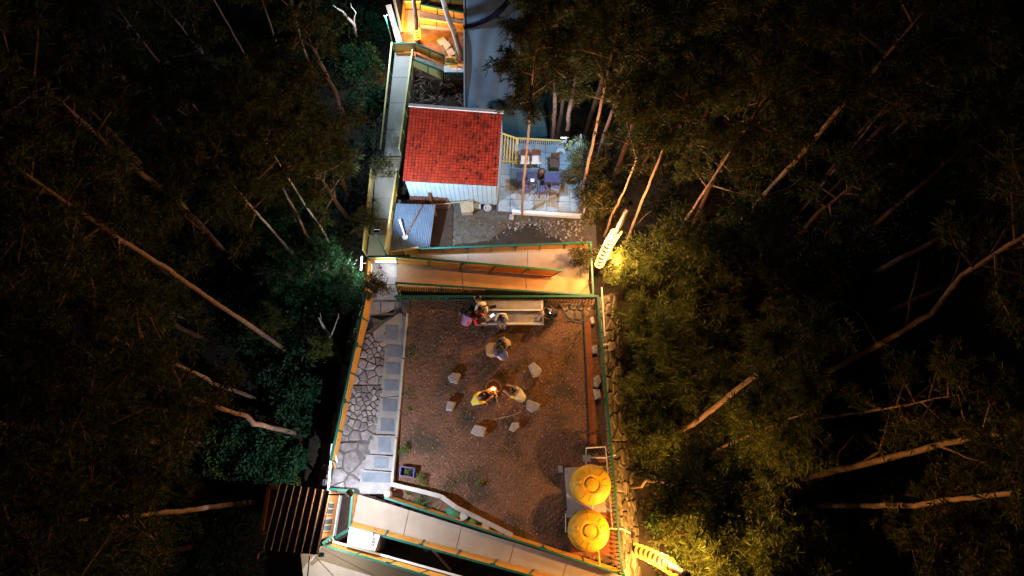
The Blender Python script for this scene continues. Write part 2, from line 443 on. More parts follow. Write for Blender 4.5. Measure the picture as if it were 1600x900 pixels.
# stepped path
path = MB().prism([W(u, v, 0.05) for u, v in [(600, 502), (626, 487), (639, 492), (626, 650), (612, 772), (560, 772), (583, 690), (597, 600)]], 1.6).build('path', M['joint'], kind='structure')
steps = [([(582, 520), (601, 504), (625, 489), (634, 494), (630, 540), (603, 541)], .10), ([(602, 542), (629, 541), (625, 618), (594, 621)], .105),
         ([(594, 622), (625, 619), (621, 679), (581, 678)], .11),
         ([(581, 680), (620, 681), (617, 711), (573, 709)], .19), ([(573, 710), (616, 713), (613, 736), (567, 733)], .27), ([(566, 734), (613, 738), (608, 772), (559, 770)], .35)]
for q, z in steps:
    MB().prism([W(u, v, z) for u, v in q], 0.30).build('step', M['path'], path)
for u0, v0, u1, v1, z, sk in [(601, 508, 621, 531, .10, 2), (605, 539, 627, 558, .105, 0), (603, 566, 625, 585, .105, 0), (601, 593, 622, 611, .105, 0), (598, 623, 620, 643, .11, 0), (595, 653, 616, 674, .11, 0),
                         (591, 683, 611, 707, .19, 0), (584, 713, 607, 732, .27, 0), (566, 738, 610, 754, .35, 0)]:
    MB().prism([W(u0 + sk, v0, z + .012), W(u1 + sk, v0 + 1, z + .012), W(u1, v1, z + .012), W(u0, v1 - 1, z + .012)], .05).build('tile', M['tile'], path)
for (a, b, z0, z1) in [((637, 491), (631, 560), .0, .0), ((630.5, 562), (624.5, 640), .0, .0), ((624, 642), (620, 684), .0, .08), ((619.5, 686), (613, 758), .1, .28)]:
    MB().beam(W(*a, z0), W(*b, z1), .08, .30).build('kerb', M['kerb'], path)

# ------------------------------------------------------------------ fences and decks
def fence(label, base, top, style='panel', step=1.0, panel=None, rail=None, post=None, group=None, clamps=True, slat=.13, lowrail=False):
    panel = panel or M['ochre']; rail = rail or M['green']; post = post or M['green']
    root = thing('fence', label, 'fence', base[0], group)
    for i in range(len(base) - 1):
        b0, b1, t0, t1 = base[i], base[i + 1], top[i], top[i + 1]
        d = (t1 - t0).normalized() * .03
        MB().beam(t0 - d, t1 + d, .075, .06).build('rail', rail, root)
        if lowrail: MB().beam(lerp(b0, t0, .1), lerp(b1, t1, .1), .05, .05).build('rail', rail, root)
        L = (b1 - b0).length; n = max(1, round(L / step))
        for k in range(0 if i == 0 else 1, n + 1):
            p, q = lerp(b0, b1, k / n), lerp(t0, t1, k / n)
            MB().beam(p, lerp(p, q, .965), .055, .055).build('post', post, root)
            if clamps and style == 'panel' and 0 < k < n and k % 2 == 0:
                c = lerp(p, q, .9); e = (b1 - b0).normalized() * .09
                MB().beam(c - e, c + e, .11, .10).build('clamp', M['bolt'], root)
        if style == 'panel':
            for k in range(n):
                s0, s1 = k / n + .035 / L, (k + 1) / n - .035 / L
                q = [lerp(lerp(b0, b1, s), lerp(t0, t1, s), h) for s, h in ((s0, .06), (s1, .06), (s1, .93), (s0, .93))]
                MB().slab(q, .02).build('panel', panel, root)
        else:
            n = max(2, round(L / slat)); me = None
            for k in range(n):
                s = (k + .5) / n
                p, q = lerp(b0, b1, s), lerp(t0, t1, s)
                if me is None or (q - p - v0).length > .02:
                    v0 = q - p; me = MB().beam(v0 * .05, v0 * .96, .045, .03).mesh('slat', panel); 
                link('slat', me, root, p - Vector(root.location))
    return root
def fpx(base, top): return [W(*p) for p in base], [W(*p) for p in top]
def up(base, h): return [W(*p) for p in base], [W(*p) + Vector((0, 0, h)) for p in base]

def walkway(a0, a1, b1, b0, n, th=.5, m=None, gap=.012, name='walkway'):
    """Deck between edge a0-a1 and edge b0-b1, cut in n slabs."""
    m = m or M['deck']; dz = Vector((0, 0, .03))
    o = MB().prism([a0 - dz, a1 - dz, b1 - dz, b0 - dz], th).build(name, M['joint'], kind='structure')
    L = (a1 - a0).length
    for k in range(n):
        s0, s1 = k / n + (gap / L if k else 0), (k + 1) / n - (gap / L if k < n - 1 else 0)
        q = [lerp(a0, a1, s0), lerp(a0, a1, s1), lerp(b0, b1, s1), lerp(b0, b1, s0)]
        MB().prism(q, .06).build('slab', m, o)
    return o

# middle switchback
zl, zr = 0.05, -0.75
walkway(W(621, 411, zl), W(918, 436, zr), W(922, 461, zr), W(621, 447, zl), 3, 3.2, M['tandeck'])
walkway(W(640, 391, -1.75), W(920, 386, zr - .03), W(920, 437, zr - .03), W(640, 424, -1.75), 3, 2.0)
fence('long ochre panel fence with green rail between the two middle ramps', *fpx([(578, 411, .05), (621, 412, .05), (862, 431, -.6)], [(576, 401, .85), (619, 401, .85), (877, 423, .25)]), step=1.35)
fence('ochre panel fence with green rail along the north edge of the upper middle ramp', *fpx([(657, 396, -1.7), (920, 387, -.8)], [(655, 389, -.95), (922, 379, .0)]), step=1.05)
fence('short yellow fence dropping beside the lower flight of brown steps', *fpx([(612, 399, -1.75), (655, 397, -1.7)], [(608, 394, -1.0), (653, 387, -.9)]), step=.7, rail=M['yellow'], post=M['yellow'], panel=M['yellow'])
fence('ochre slatted fence with green rail on the south edge of the lower middle ramp', *fpx([(621, 454, .05), (760, 459, -.3)], [(619, 442, .85), (760, 451, .55)]), style='slat', panel=M['ochre'], step=1.7, slat=.10)
fence('ochre panel fence with green rail south of the ramp near the right landing', *fpx([(760, 459, -.3), (924, 467, -.75)], [(760, 451, .55), (927, 461, .1)]), step=1.6)
fence('green picket fence closing the north side of the dirt plaza', *fpx([(622, 469, .0), (932, 471, .0)], [(617, 463, .55), (934, 463, .55)]), style='slat', panel=M['green'], step=2.2, slat=.13)
fence('slim green and white end rail at the right landing of the middle ramps', *fpx([(920, 386, -.75), (922, 461, -.75)], [(923, 379, .1), (927, 461, .1)]), style='rail', step=1.5, slat=9)
# plaza sides
fence('green picket fence along the right side of the dirt plaza', *fpx([(932, 472, .0), (972, 888, .0)], [(934, 463, .8), (965, 893, .8)]) if False else fpx([(930, 474, .0), (966, 892, .0)], [(934, 463, .8), (972, 894, .8)]), style='slat', panel=M['green'], step=2.0, slat=.14)
fence('ochre panel fence with green rail along the left stone paving', *fpx([(584, 462, .1), (525, 722, .35)], [(573, 455, 1.1), (517, 719, 1.25)]), step=1.05)
fence('thin white handrail at the bottom of the stone paving by the dark roof', *fpx([(527, 722, .35), (517, 768, .45)], [(519, 695, 1.2), (513, 766, 1.25)]), style='rail', rail=M['white'], post=M['white'], slat=9)
fence('short orange panel fence left of the landing with the tube light', *fpx([(581, 410, .05), (577, 464, .05)], [(575, 403, .6), (569, 458, .6)]), step=1.2, rail=M['ochre'], post=M['ochre'])

# steps and walkway going down on the left
walkway(W(577, 367, -1.9), W(611, 367, -1.9), W(606, 400, -1.9), W(574, 400, -1.9), 1, 1.5)
def flight(u0, u1, v0, v1, z0, z1, n, sh=0, m=None, base_to=-4.5):
    o = None
    for k in range(n):
        t0, t1 = k / n, (k + 1) / n
        z = z0 + (z1 - z0) * (k + .5) / n
        s0, s1 = sh * t0, sh * t1
        b = MB().prism([W(u0 + s0, v0 + (v1 - v0) * t0, z), W(u1 + s0, v0 + (v1 - v0) * t0, z), W(u1 + s1, v0 + (v1 - v0) * t1, z), W(u0 + s1, v0 + (v1 - v0) * t1, z)], .10)
        if o is None: o = b.build('steps', m or M['timber'], kind='structure')
        else: b.build('step', m or M['timber'], o)
    return o
flight(578, 612, 367, 344, -1.95, -2.7, 6, 4)
walkway(W(586, 277, -2.8), W(582, 343, -2.8), W(613, 343, -2.8), W(622, 277, -2.8), 2, 1.5)
flight(590, 622, 276, 246, -2.85, -3.4, 8, 6)
walkway(W(617, 82, -3.9), W(600, 245, -3.5), W(626, 245, -3.5), W(646, 82, -3.9), 4, 1.5)
fence('thin yellow rail along the outer edge of the long left walkway', *up([(599, 245, -3.5), (616, 82, -3.9)], .8), style='rail', rail=M['yellow'], post=M['green'], step=1.6, slat=9)
fence('yellow fence between the long left walkway and the red roofed cabin', *up([(628, 245, -3.5), (648, 95, -3.9)], .9), step=1.2, rail=M['yellow'], post=M['yellow'], panel=M['yellow'])
fence('yellow fence on the right of the lower left steps beside the blue shed', *up([(607, 398, -1.9), (624, 277, -2.8)], .8), step=1.2, rail=M['yellow'], post=M['yellow'], panel=M['yellow'])
fence('yellow fence on the outer side of the lower left steps under the leaves', *up([(573, 400, -1.9), (585, 277, -2.8)], .8), step=1.2, rail=M['yellow'], post=M['yellow'], panel=M['yellow'])

# top of the slope
fence('green framed ochre fence closing the head of the long left walkway', *fpx([(618, 81, -3.9), (650, 81, -3.9)], [(616, 68, -3.0), (648, 68, -3.0)]), step=.9, clamps=False)
fence('green framed ochre fence stepping down to the upper white platform', *fpx([(650, 81, -3.9), (694, 101, -4.6)], [(648, 68, -3.0), (694, 87, -3.7)]), step=.85, clamps=False)
fence('green framed panel fence on the near side of the upper descending ramp', *fpx([(645, 104, -3.9), (693, 126, -4.6)], [(644, 92, -3.1), (693, 112, -3.8)]), step=.8, panel=M['yellow'], clamps=False)
walkway(W(650, 84, -3.95), W(694, 103, -4.6), W(692, 116, -4.6), W(648, 96, -3.95), 3, 1.0)
walkway(W(694, 99, -4.55), W(735, 100, -4.55), W(735, 116, -4.55), W(693, 117, -4.55), 2, 1.2, M['white'])
fence('low fence with white foot along the edge of the upper white platform', *fpx([(693, 124, -4.6), (735, 124, -4.6)], [(693, 114, -3.9), (735, 114, -3.9)]), step=.6, panel=M['paving'], clamps=False)
flight(697, 714, 100, 88, -4.3, -4.0, 4, 0, M['yellow'])
for i, (u, s) in enumerate(((696, 'left'), (714, 'right'))):
    fence('yellow side rail on the %s of the small yellow steps' % s, *up([(u, 101, -4.5), (u - 1, 86, -4.1)], .7), style='rail', rail=M['yellow'], post=M['yellow'], slat=9)
walkway(W(633, 15, -4.4), W(630, 50, -4.4), W(654, 50, -4.4), W(657, 15, -4.4), 2, .6)
walkway(W(657, 18, -4.4), W(735, 34, -4.4), W(735, 46, -4.4), W(657, 26, -4.4), 3, .6)
walkway(W(656, 38, -4.5), W(735, 46, -4.5), W(735, 52, -4.5), W(656, 42, -4.5), 3, .4)
fence('orange lit fence at the head of the uppermost white walkway', *fpx([(633, 14, -4.4), (656, 14, -4.4)], [(632, 2, -3.6), (657, 2, -3.6)]), step=.7, clamps=False, rail=M['yellow'])
fence('orange lit side fence left of the uppermost white walkway', *fpx([(630, 50, -4.4), (633, 14, -4.4)], [(627, 43, -3.6), (631, 2, -3.6)]), step=.9, clamps=False, rail=M['ochre'])
fence('ochre fence with green rail behind the uppermost crossing ramp', *fpx([(658, 18, -4.4), (735, 33, -4.4)], [(657, 7, -3.6), (735, 22, -3.6)]), step=1.0, clamps=False)
fence('ochre kerb fence in front of the uppermost crossing ramp', *fpx([(656, 37, -4.45), (735, 46, -4.45)], [(656, 29, -4.0), (735, 40, -4.0)]), step=1.0, clamps=False, rail=M['yellow'])
fence('dark green rail fence at the very top beyond the crossing ramp', *fpx([(672, 8, -4.6), (735, 10, -4.6)], [(672, -2, -3.8), (735, 0, -3.8)]), step=1.0, clamps=False)
for k, q in enumerate(([(682, 63), (693, 57), (699, 65), (690, 71)], [(692, 70), (700, 64), (705, 71), (697, 78)], [(697, 79), (706, 74), (712, 84), (702, 88)])):
    o = MB().prism([W(u, v, -4.50) for u, v in q], .1).build('stepping_stone', M['paving'], base=W(*q[0], -4.55))
    tag(o, ['stepping stone nearest the glowing trunk in the upper yard', 'middle stepping stone of the three in the upper yard', 'stepping stone next to the small yellow steps'][k], 'stepping stone', 'stepping stones in the upper yard')
o = MB().beam(W(607, 8, -3.7), W(624, 66, -3.9), .30, .08).build('plank', M['white'], base=W(624, 66, -3.9)); tag(o, 'white lit plank lying beside the top of the left walkway', 'plank')
o = MB().tube([W(615, -4, -2.9), W(627, 50, -3.4)], .07, 8).build('pole', M['timber'], base=W(627, 50, -3.4)); tag(o, 'orange lit round pole leaning beside the white plank', 'pole')

# bottom switchback
zb = .35
def bz(u): return zb - (u - 556) / 420 * .30
walkway(W(558, 772, zb), W(972, 900, bz(972)), W(962, 926, bz(962)), W(549, 816, zb), 5, 1.2)
fence('ochre fence with bright green rail between the bottom ramp and the plaza', *fpx([(606, 773, zb), (972, 890, bz(972))], [(602, 778, zb + .5), (975, 899, bz(972) + .5)]), step=1.5)
fence('green railed fence on the pit side of the bottom ramp', *fpx([(550, 814, zb), (950, 921, bz(950))], [(545, 823, zb + .8), (940, 930, bz(950) + .8)]), step=1.3)
fence('short orange and green fence at the left end of the bottom ramp', *fpx([(560, 770, zb), (550, 814, zb)], [(551, 769, zb + .8), (546, 821, zb + .8)]), step=1.1)
walkway(W(470, 866, 0.9), W(512, 850, 0.9), W(720, 912, 1.0), W(480, 960, 0.9), 3, 2.2)
fence('ochre fence with green rail and white kerb above the service pit', *fpx([(519, 848, 0.9), (725, 906, 1.0)], [(506, 852, 1.35), (705, 911, 1.45)]), step=1.3)
o = MB().beam(W(520, 846, 0.95), W(726, 903, 1.05), .07, .10).build('kerb', M['white'], base=W(520, 846, 0.95)); tag(o, 'thin white kerb edging the pit beside the ochre fence', 'kerb')
fence('little green gate rail with three white bars below the dark roofed house', *fpx([(507, 851, 0.9), (521, 843, 0.9)], [(505, 848, 1.6), (519, 838, 1.6)]), style='rail', lowrail=True, post=M['white'], slat=9, step=.12)
fence('green cross rail over the top of the service pit', *fpx([(519, 769, .5), (560, 768, .55)], [(516, 764, 1.3), (552, 767, 1.35)]), style='rail', slat=9, step=1.1)
o = MB().beam(W(484, 868, 0.912), W(478, 930, 0.912), .03, .03).build('cable', M['black'], base=W(484, 868, 0.912)); tag(o, 'black cable crossing the pale slab below the dark roofed house', 'cable')
for k, (a, b) in enumerate((((525, 840, .3), (545, 828, .3)), ((665, 862, .2), (672, 850, .2)))):
    o = MB().beam(W(*a), W(*b), .12, .12).build('brace', M['green'], base=W(*a)); tag(o, ['green brace beside the white ribbed box in the pit', 'green brace across the pit to the right'][k], 'brace')
o = MB().beam(W(675, 858, -.2), W(705, 892, -.2), .08, .08).build('plank', M['timber'], base=W(675, 858, -.2)); tag(o, 'brown stick lying aslant in the right of the pit', 'stick')

# ------------------------------------------------------------------ retaining walls of rubble
def rubble_wall(label, tops, bots, m, rows, cols, big=1.0):
    root = thing('retaining_wall', label, 'retaining wall', bots[0])
    for i in range(len(tops) - 1):
        t0, t1, b0, b1 = tops[i], tops[i + 1], bots[i], bots[i + 1]
        Lx, Ly = (t1 - t0).length, ((b0 - t0).length + (b1 - t1).length) / 2
        nrm = (t1 - t0).cross(b0 - t0).normalized()
        if nrm.z < 0: nrm = -nrm
        MB().slab([t0 - nrm * .05, t1 - nrm * .05, b1 - nrm * .05, b0 - nrm * .05], .1).build('core', M['mortar'], root)
        f = lambda x, y, h: lerp(lerp(t0, t1, x / Lx), lerp(b0, b1, x / Lx), y / Ly) + nrm * h
        seeds = [((c + .5 + R.uniform(-.38, .38)) * Lx / cols, (r + .5 + R.uniform(-.38, .38)) * Ly / rows) for r in range(rows) for c in range(cols)]
        for c in cells([(0, 0), (Lx, 0), (Lx, Ly), (0, Ly)], seeds):
            stone_from(c, f, .02, R.uniform(.04, .16), .35).build('stone', m, root)
    return root
rubble_wall('bluish rubble retaining wall falling away left of the stone paving', [W(580, 458, 0), W(521, 725, .15), W(508, 762, .2)], [W(563, 462, -2.1), W(503, 726, -2.0), W(490, 764, -1.9)], M['stone'], 4, 14)
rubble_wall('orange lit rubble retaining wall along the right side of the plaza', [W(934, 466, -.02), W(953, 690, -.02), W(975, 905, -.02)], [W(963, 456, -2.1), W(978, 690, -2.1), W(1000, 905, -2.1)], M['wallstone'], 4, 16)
for k, (u, v, s) in enumerate(((940, 478, .5), (946, 500, .4), (512, 640, .45), (505, 664, .5), (938, 592, .34), (930, 610, .3), (925, 497, .3))):
    pass

# ------------------------------------------------------------------ red roofed cabin
def cabin():
    zf, ze, zt = -3.0, -0.98, 0.15
    TL, TR, BR_, BL = W(641, 165, zt), W(785, 176, zt), W(777, 291, ze), W(629, 283, ze)
    root = thing('cabin', 'small white boarded cabin under a bright red tiled roof', 'cabin', W(637, 313, zf))
    ins = .10
    fl, fr = lerp(BL, BR_, .03), lerp(BL, BR_, .985)
    bl, br = lerp(TL, TR, .03), lerp(TL, TR, .985)
    fl, fr = fl + (bl - fl) * .02, fr + (br - fr) * .02
    def wall(a, b, name='wall'):
        q = [Vector((a.x, a.y, zf)), Vector((b.x, b.y, zf)), b - Vector((0, 0, .08)), a - Vector((0, 0, .08))]
        return MB().slab(q, .08).build(name, M['board'], root)
    w = wall(fl, fr); wall(fl, bl); wall(fr, br); wall(bl, br)
    n = 19
    for k in range(n):
        a, b = lerp(fl, fr, (k + .04) / n), lerp(fl, fr, (k + .96) / n)
        dn = Vector((0, -.055, 0))
        q = [Vector((a.x, a.y, zf + .02)) + dn, Vector((b.x, b.y, zf + .02)) + dn, b - Vector((0, 0, .1)) + dn, a - Vector((0, 0, .1)) + dn]
        MB().slab(q, .02).build('board', M['board'], w)
    under = MB().slab([TL, TR, BR_, BL], .06).build('roof', M['moss'], root)
    nrm = (TR - TL).cross(BL - TL).normalized()
    if nrm.z < 0: nrm = -nrm
    b = MB(); nc, nr = 27, 24
    for r in range(nr):
        for c in range(nc):
            jj = R.uniform(-.004, .004)
            def P(s, t, h): return lerp(lerp(TL, TR, s), lerp(BL, BR_, s), t) + nrm * h
            s0, s1 = (c + .045) / nc, (c + .955) / nc; sm = (s0 + s1) / 2
            t0, t1 = r / nr, (r + 1.0 - .13) / nr
            prof = [(s0, .0), ((s0 + sm) / 2, .014), (sm, .010), ((sm + s1) / 2, .0), (s1, .003)]
            vs = [P(s, t0, .035 + h + jj) for s, h in prof] + [P(s, t1, .060 + h + jj) for s, h in prof] + [P(s, t1, .03) for s, h in prof]
            fs = [(k, k + 5, k + 6, k + 1) for k in range(4)] + [(k + 5, k + 10, k + 11, k + 6) for k in range(4)]
            b.add([v for v in vs], [f for f in fs])
    b.build('roof_tiles', M['redtile'], under, kind='stuff')
    b = MB()
    for k in range(70):
        s = R.choice([R.uniform(.6, .98), R.uniform(.6, .98), R.uniform(.05, .98)]); t = R.uniform(.05, .97)
        c = round(s * nc) / nc; h = R.uniform(.010, .024) * (1.8 if R.random() < .15 else 1); wd = R.uniform(.004, .008)
        q = [lerp(lerp(TL, TR, x), lerp(BL, BR_, x), y) + nrm * .10 for x, y in ((c - wd, t - h), (c + wd, t - h), (c + wd, t + h), (c - wd, t + h))]
        b.slab(q, .03)
    b.build('moss', M['moss'], under, kind='stuff')
    MB().beam(TL - (TR - TL).normalized() * .05 + nrm * .1, TR + (TR - TL).normalized() * .05 + nrm * .1, .14, .08).build('ridge_flashing', M['pvc'], root)
    return root
cabin()
# shed with corrugated roof
def shed():
    TL, TR, BR_, BL = W(619, 318, -1.9), W(680, 320, -1.9), W(671, 385, -2.2), W(607, 396, -2.2)
    root = thing('shed', 'low shed with a blue grey corrugated roof beside the left steps', 'shed', W(620, 390, -3.0))
    b = MB(); n = 22 * 4
    for t in (0, 1):
        for k in range(n + 1):
            s = k / n
            p = lerp(lerp(TL, TR, s), lerp(BL, BR_, s), t) + Vector((0, 0, .028 * math.sin(s * 22 * 2 * math.pi)))
            b.v.append(tuple(p))
    for k in range(n): b.f.append((k, k + n + 1, k + n + 2, k + 1)); b.m.append(0)
    o = b.build('roof_sheet', M['sheet'], root)
    md = o.modifiers.new('thick', 'SOLIDIFY'); md.thickness = .012
    for p in (TL, TR, BR_, BL):
        c = lerp(p, (TL + BR_) / 2, .08)
        MB().beam(Vector((c.x, c.y, -3.0)), c - Vector((0, 0, .06)), .09, .09).build('post', M['timber'], root)
    MB().slab([Vector((q.x, q.y, z)) for q, z in ((lerp(TL, TR, .05), -3), (lerp(TL, TR, .95), -3), (lerp(TL, TR, .95), -1.98), (lerp(TL, TR, .05), -1.98))], .05).build('wall', M['wood'], root)
shed()
o = MB().tube([W(624, 343, -1.55), W(633, 370, -1.98)], .045, 8).build('pipe', M['pvc'], base=W(633, 370, -1.98)); tag(o, 'white pipe leaning on the corrugated shed roof', 'pipe')
o = MB().beam(W(659, 321, -1.8), W(634, 368, -2.05), .07, .05).build('board', M['wood'], base=W(634, 368, -2.05)); tag(o, 'dark strip shaped as the shadow of the pipe on the corrugated shed roof', 'board')  # dark strip in place of the pipe's cast shadow, not a real board
o = MB().lathe(W(633, 371, -2.08), [(.12, 0), (.14, .05), (.05, .12)], 12).build('bracket', M['white'], base=W(633, 371, -2.08)); tag(o, 'small white bracket at the foot of the pipe on the shed roof', 'bracket')
# stacked brown tiles against the cabin
rt = thing('tile_stack', 'row of brown tiles leaning at the foot of the white cabin wall', 'tiles', W(640, 318, -3))
MB().beam(W(637, 318, -2.95), W(705, 319, -2.95), .5, .1).build('plinth', M['wood'], rt)
for k in range(12):
    u = 641 + k * 5.0
    MB().slab([W(u, 318, -2.85), W(u + 4.2, 318, -2.85), W(u + 3.6, 307, -2.45), W(u - .6, 307, -2.45)], .05).build('tile', M['wood'], rt)
o = MB().tube([W(640, 322, -2.75), W(700, 318, -2.6), W(738, 313, -2.5)], .03, 6).build('pole', M['timber'], base=W(640, 322, -2.75)); tag(o, 'thin pale pole lying along the foot of the cabin wall', 'pole')
o = MB().beam(W(671, 300, -2.0), W(674, 322, -2.95), .16, .12).build('log', M['wood'], base=W(674, 322, -2.95)); tag(o, 'brown log propped against the white cabin wall', 'log')
bx = thing('carton', 'flattened beige carton on the ground below the cabin wall', 'carton', W(728, 330, -3))
MB().prism([W(718, 314, -2.6), W(737, 315, -2.6), W(738, 331, -2.65), W(721, 332, -2.65)], .35).build('body', M['card'], bx)
MB().slab([W(736, 315, -2.56), W(739, 314, -2.5), W(740, 330, -2.6), W(737, 331, -2.62)], .02).build('flap', M['card'], bx)
o = MB().prism([W(739, 317, -2.85), W(751, 319, -2.85), W(751, 326, -2.85), W(740, 325, -2.85)], .15).build('pale_board', M['board'], base=W(739, 317, -3)); tag(o, 'pale board lying right of the beige carton', 'board')
pt = MB(); c = W(762, 326, -2.9)
pt.lathe(c, [(.10, 0), (.17, .02), (.19, .10), (.15, .11), (.10, .04)], 16)
o = pt.build('bucket', M['concrete'], base=c); tag(o, 'small round grey bucket at the right end of the cabin wall', 'bucket')

# ------------------------------------------------------------------ tiled terrace with tables and chairs
ZT = -2.85
terr = MB().prism([W(u, v, ZT) for u, v in [(783, 213), (905, 219), (912, 338), (797, 332), (776, 330), (779, 292)]], 2.2).build('terrace', M['mortar'], kind='structure')
a0, a1, b0, b1 = W(783, 216, ZT + .03), W(904, 222, ZT + .03), W(778, 330, ZT + .03), W(910, 336, ZT + .03)
nc, nr = 7, 6
for r in range(nr):
    for c in range(nc):
        g = .018
        s0, s1, t0, t1 = (c + g) / nc, (c + 1 - g) / nc, (r + g) / nr, (r + 1 - g) / nr
        q = [lerp(lerp(a0, a1, s), lerp(b0, b1, s), t) for s, t in ((s0, t0), (s1, t0), (s1, t1), (s0, t1))]
        MB().prism(q, .06).build('tile', M['terrace'], terr)
o = MB().prism([W(797, 263, ZT + .05), W(886, 266, ZT + .05), W(888, 306, ZT + .05), W(796, 302, ZT + .05)], .02).build('floor_mat', M['carpet'], base=W(797, 300, ZT)); tag(o, 'dark grey mat under the two navy tables on the terrace', 'mat')
o = MB().beam(W(800, 331, ZT + .08), W(908, 338, ZT + .08), .16, .24).build('kerb', M['white'], base=W(800, 331, ZT)); tag(o, 'white kerb along the near edge of the tiled terrace', 'kerb')
fence('white side rail along the right edge of the tiled terrace', *up([(905, 224, ZT), (911, 336, ZT)], .8), style='rail', lowrail=True, rail=M['white'], post=M['white'], slat=9, step=.9)
fence('yellow rail fence with white bars behind the tiled terrace', *fpx([(808, 224, ZT), (893, 229, ZT)], [(809, 216, -2.2), (894, 221, -2.2)]), style='slat', panel=M['white'], rail=M['yellow'], post=M['yellow'], step=1.2, slat=.10)
fence('bright yellow slatted gate between the red roof and the terrace', *fpx([(780, 256, ZT), (807, 257, ZT)], [(783, 208, -1.5), (809, 217, -1.9)]), style='slat', panel=M['yellow'], rail=M['yellow'], post=M['yellow'], step=.9, slat=.13, lowrail=True)
for k in range(2):
    o = MB().prism([W(777, 303 + k * 14, ZT - .1 - .12 * k), W(798, 304 + k * 14, ZT - .1 - .12 * k), W(797, 318 + k * 15, ZT - .1 - .12 * k), W(776, 317 + k * 15, ZT - .1 - .12 * k)], .3)
    o = o.build('doorstep', M['terrace' if k == 0 else 'kerb'], base=W(777, 303 + k * 14, -3)); tag(o, ['upper pale doorstep left of the terrace', 'lower pale doorstep below the first left of the terrace'][k], 'step')
o = MB().prism([W(796, 334, -2.9), W(803, 335, -2.9), W(802, 343, -2.9), W(795, 342, -2.9)], .15).build('block', M['concrete'], base=W(796, 334, -3)); tag(o, 'small grey block on the ground below the terrace kerb', 'block')
def table(u0, v0, u1, v1, label):
    z = ZT + .75
    q = [W(u0, v0, z), W(u1, v0 + .6, z), W(u1 - .5, v1, z), W(u0, v1 - .6, z)]
    c = sum(q, Vector()) / 4
    root = thing('table', label, 'table', (c.x, c.y, ZT + .03), 'tables on the terrace')
    MB().prism(q, .04).build('table_top', M['wood'], root)
    b = MB(); n = 8; e = [lerp(q[i], q[(i + 1) % 4], k / n) for i in range(4) for k in range(n)]
    top = [p + Vector((0, 0, .006)) for p in e]; cc = c + Vector((0, 0, .006))
    drop = [cc + (p - cc) * R.uniform(1.03, 1.08) - Vector((0, 0, R.uniform(.2, .27))) for p in top]
    b.add(top + drop, [tuple(range(len(e)))[::-1]] + [(i, (i + 1) % len(e), (i + 1) % len(e) + len(e), i + len(e)) for i in range(len(e))])
    b.build('tablecloth', M['cloth'], root)
    for p in q:
        p = lerp(p, c, .1); MB().beam(Vector((p.x, p.y, ZT + .05)), Vector((p.x, p.y, z - .03)), .05, .05).build('leg', M['wood'], root)
    return root
table(808, 268, 839, 283, 'left navy clothed table with a white sheet on the terrace')
table(851, 270, 882, 285, 'bare topped right navy clothed table on the terrace')
chair_made = None
def chair(u, v, yaw, label, seat, back):
    c = W(u, v, ZT + .05)
    root = thing('chair', label, 'chair', c, 'chairs round the terrace tables', yaw)
    def loc(mb, name, m): o = link(name, mb.mesh(name, m), root); return o
    loc(MB().box((0, 0, .45), (.44, .44, .05)), 'seat', seat)
    b = MB(); b.beam((-.20, -.20, .50), (-.20, -.27, .90), .03, .03); b.beam((.20, -.20, .50), (.20, -.27, .90), .03, .03); loc(b, 'back_frame', M['wood'])
    loc(MB().slab([Vector(p) for p in ((-.2, -.23, .55), (.2, -.23, .55), (.2, -.29, .93), (-.2, -.29, .93))], .04), 'backrest', back)
    for sx in (-1, 1):
        for sy in (-1, 1):
            loc(MB().beam((sx * .19, sy * .19, 0), (sx * .18, sy * .18, .43), .035, .035), 'leg', M['wood'])
        loc(MB().beam((sx * .21, -.2, .66), (sx * .21, .18, .64), .04, .03), 'armrest', M['wood'])
chair(820, 257, math.pi, 'brown backed chair half hidden by the thin terrace trunk', M['whitecloth'], M['wood'])
chair(837, 257, math.pi, 'brown backed chair with a white seat right of the thin trunk', M['whitecloth'], M['wood'])
chair(866, 262, math.pi, 'brown backed chair behind the right navy table', M['wood'], M['wood'])
chair(822, 300, -.1, 'purple chair on the near side of the left navy table', M['purple'], M['purple'])
chair(847, 303, .25, 'purple chair standing between the two tables on the near side', M['purple'], M['purple'])
chair(867, 301, -.2, 'purple chair with a pale frame on the near side of the right table', M['purple'], M['greycloth'])
chair(889, 278, math.pi / 2 + .2, 'dark chair at the right end of the right table under the leaves', M['wood'], M['wood'])
o = MB().prism([W(829, 279, ZT + .78), W(835, 279.3, ZT + .78), W(834.6, 284, ZT + .78), W(829, 283.6, ZT + .78)], .012).build('paper', M['white'], base=W(831, 281, ZT + .765)); tag(o, 'small white sheet of paper on the left navy table', 'paper')
o = MB().lathe(W(823, 280, ZT + .765), [(.05, 0), (.06, .1), (.03, .16), (.025, .2)], 10).build('bottle', M['black'], base=W(823, 280, ZT + .765)); tag(o, 'small dark bottle on the left navy table', 'bottle')
bag = MB().lathe(W(846, 275, ZT + .05), [(.16, 0), (.2, .12), (.19, .5), (.12, .62), (.03, .66)], 12)
o = bag.build('bag', M['wood'], base=W(846, 275, ZT + .05), smooth=True); tag(o, 'dark reddish brown bag standing between the two navy tables', 'bag')
basin = thing('basin', 'white and blue round basin in the back right corner of the terrace', 'basin', W(876, 240, ZT + .03))
MB().lathe(W(876, 240, ZT + .03), [(.13, 0), (.20, .15), (.22, .17), (.19, .17), (.12, .04)], 20).build('bowl', M['white'], basin)
MB().lathe(W(876, 240, ZT + .06), [(.12, .0), (.12, .03), (.0, .035)], 16).build('water', M['sheet'], basin)

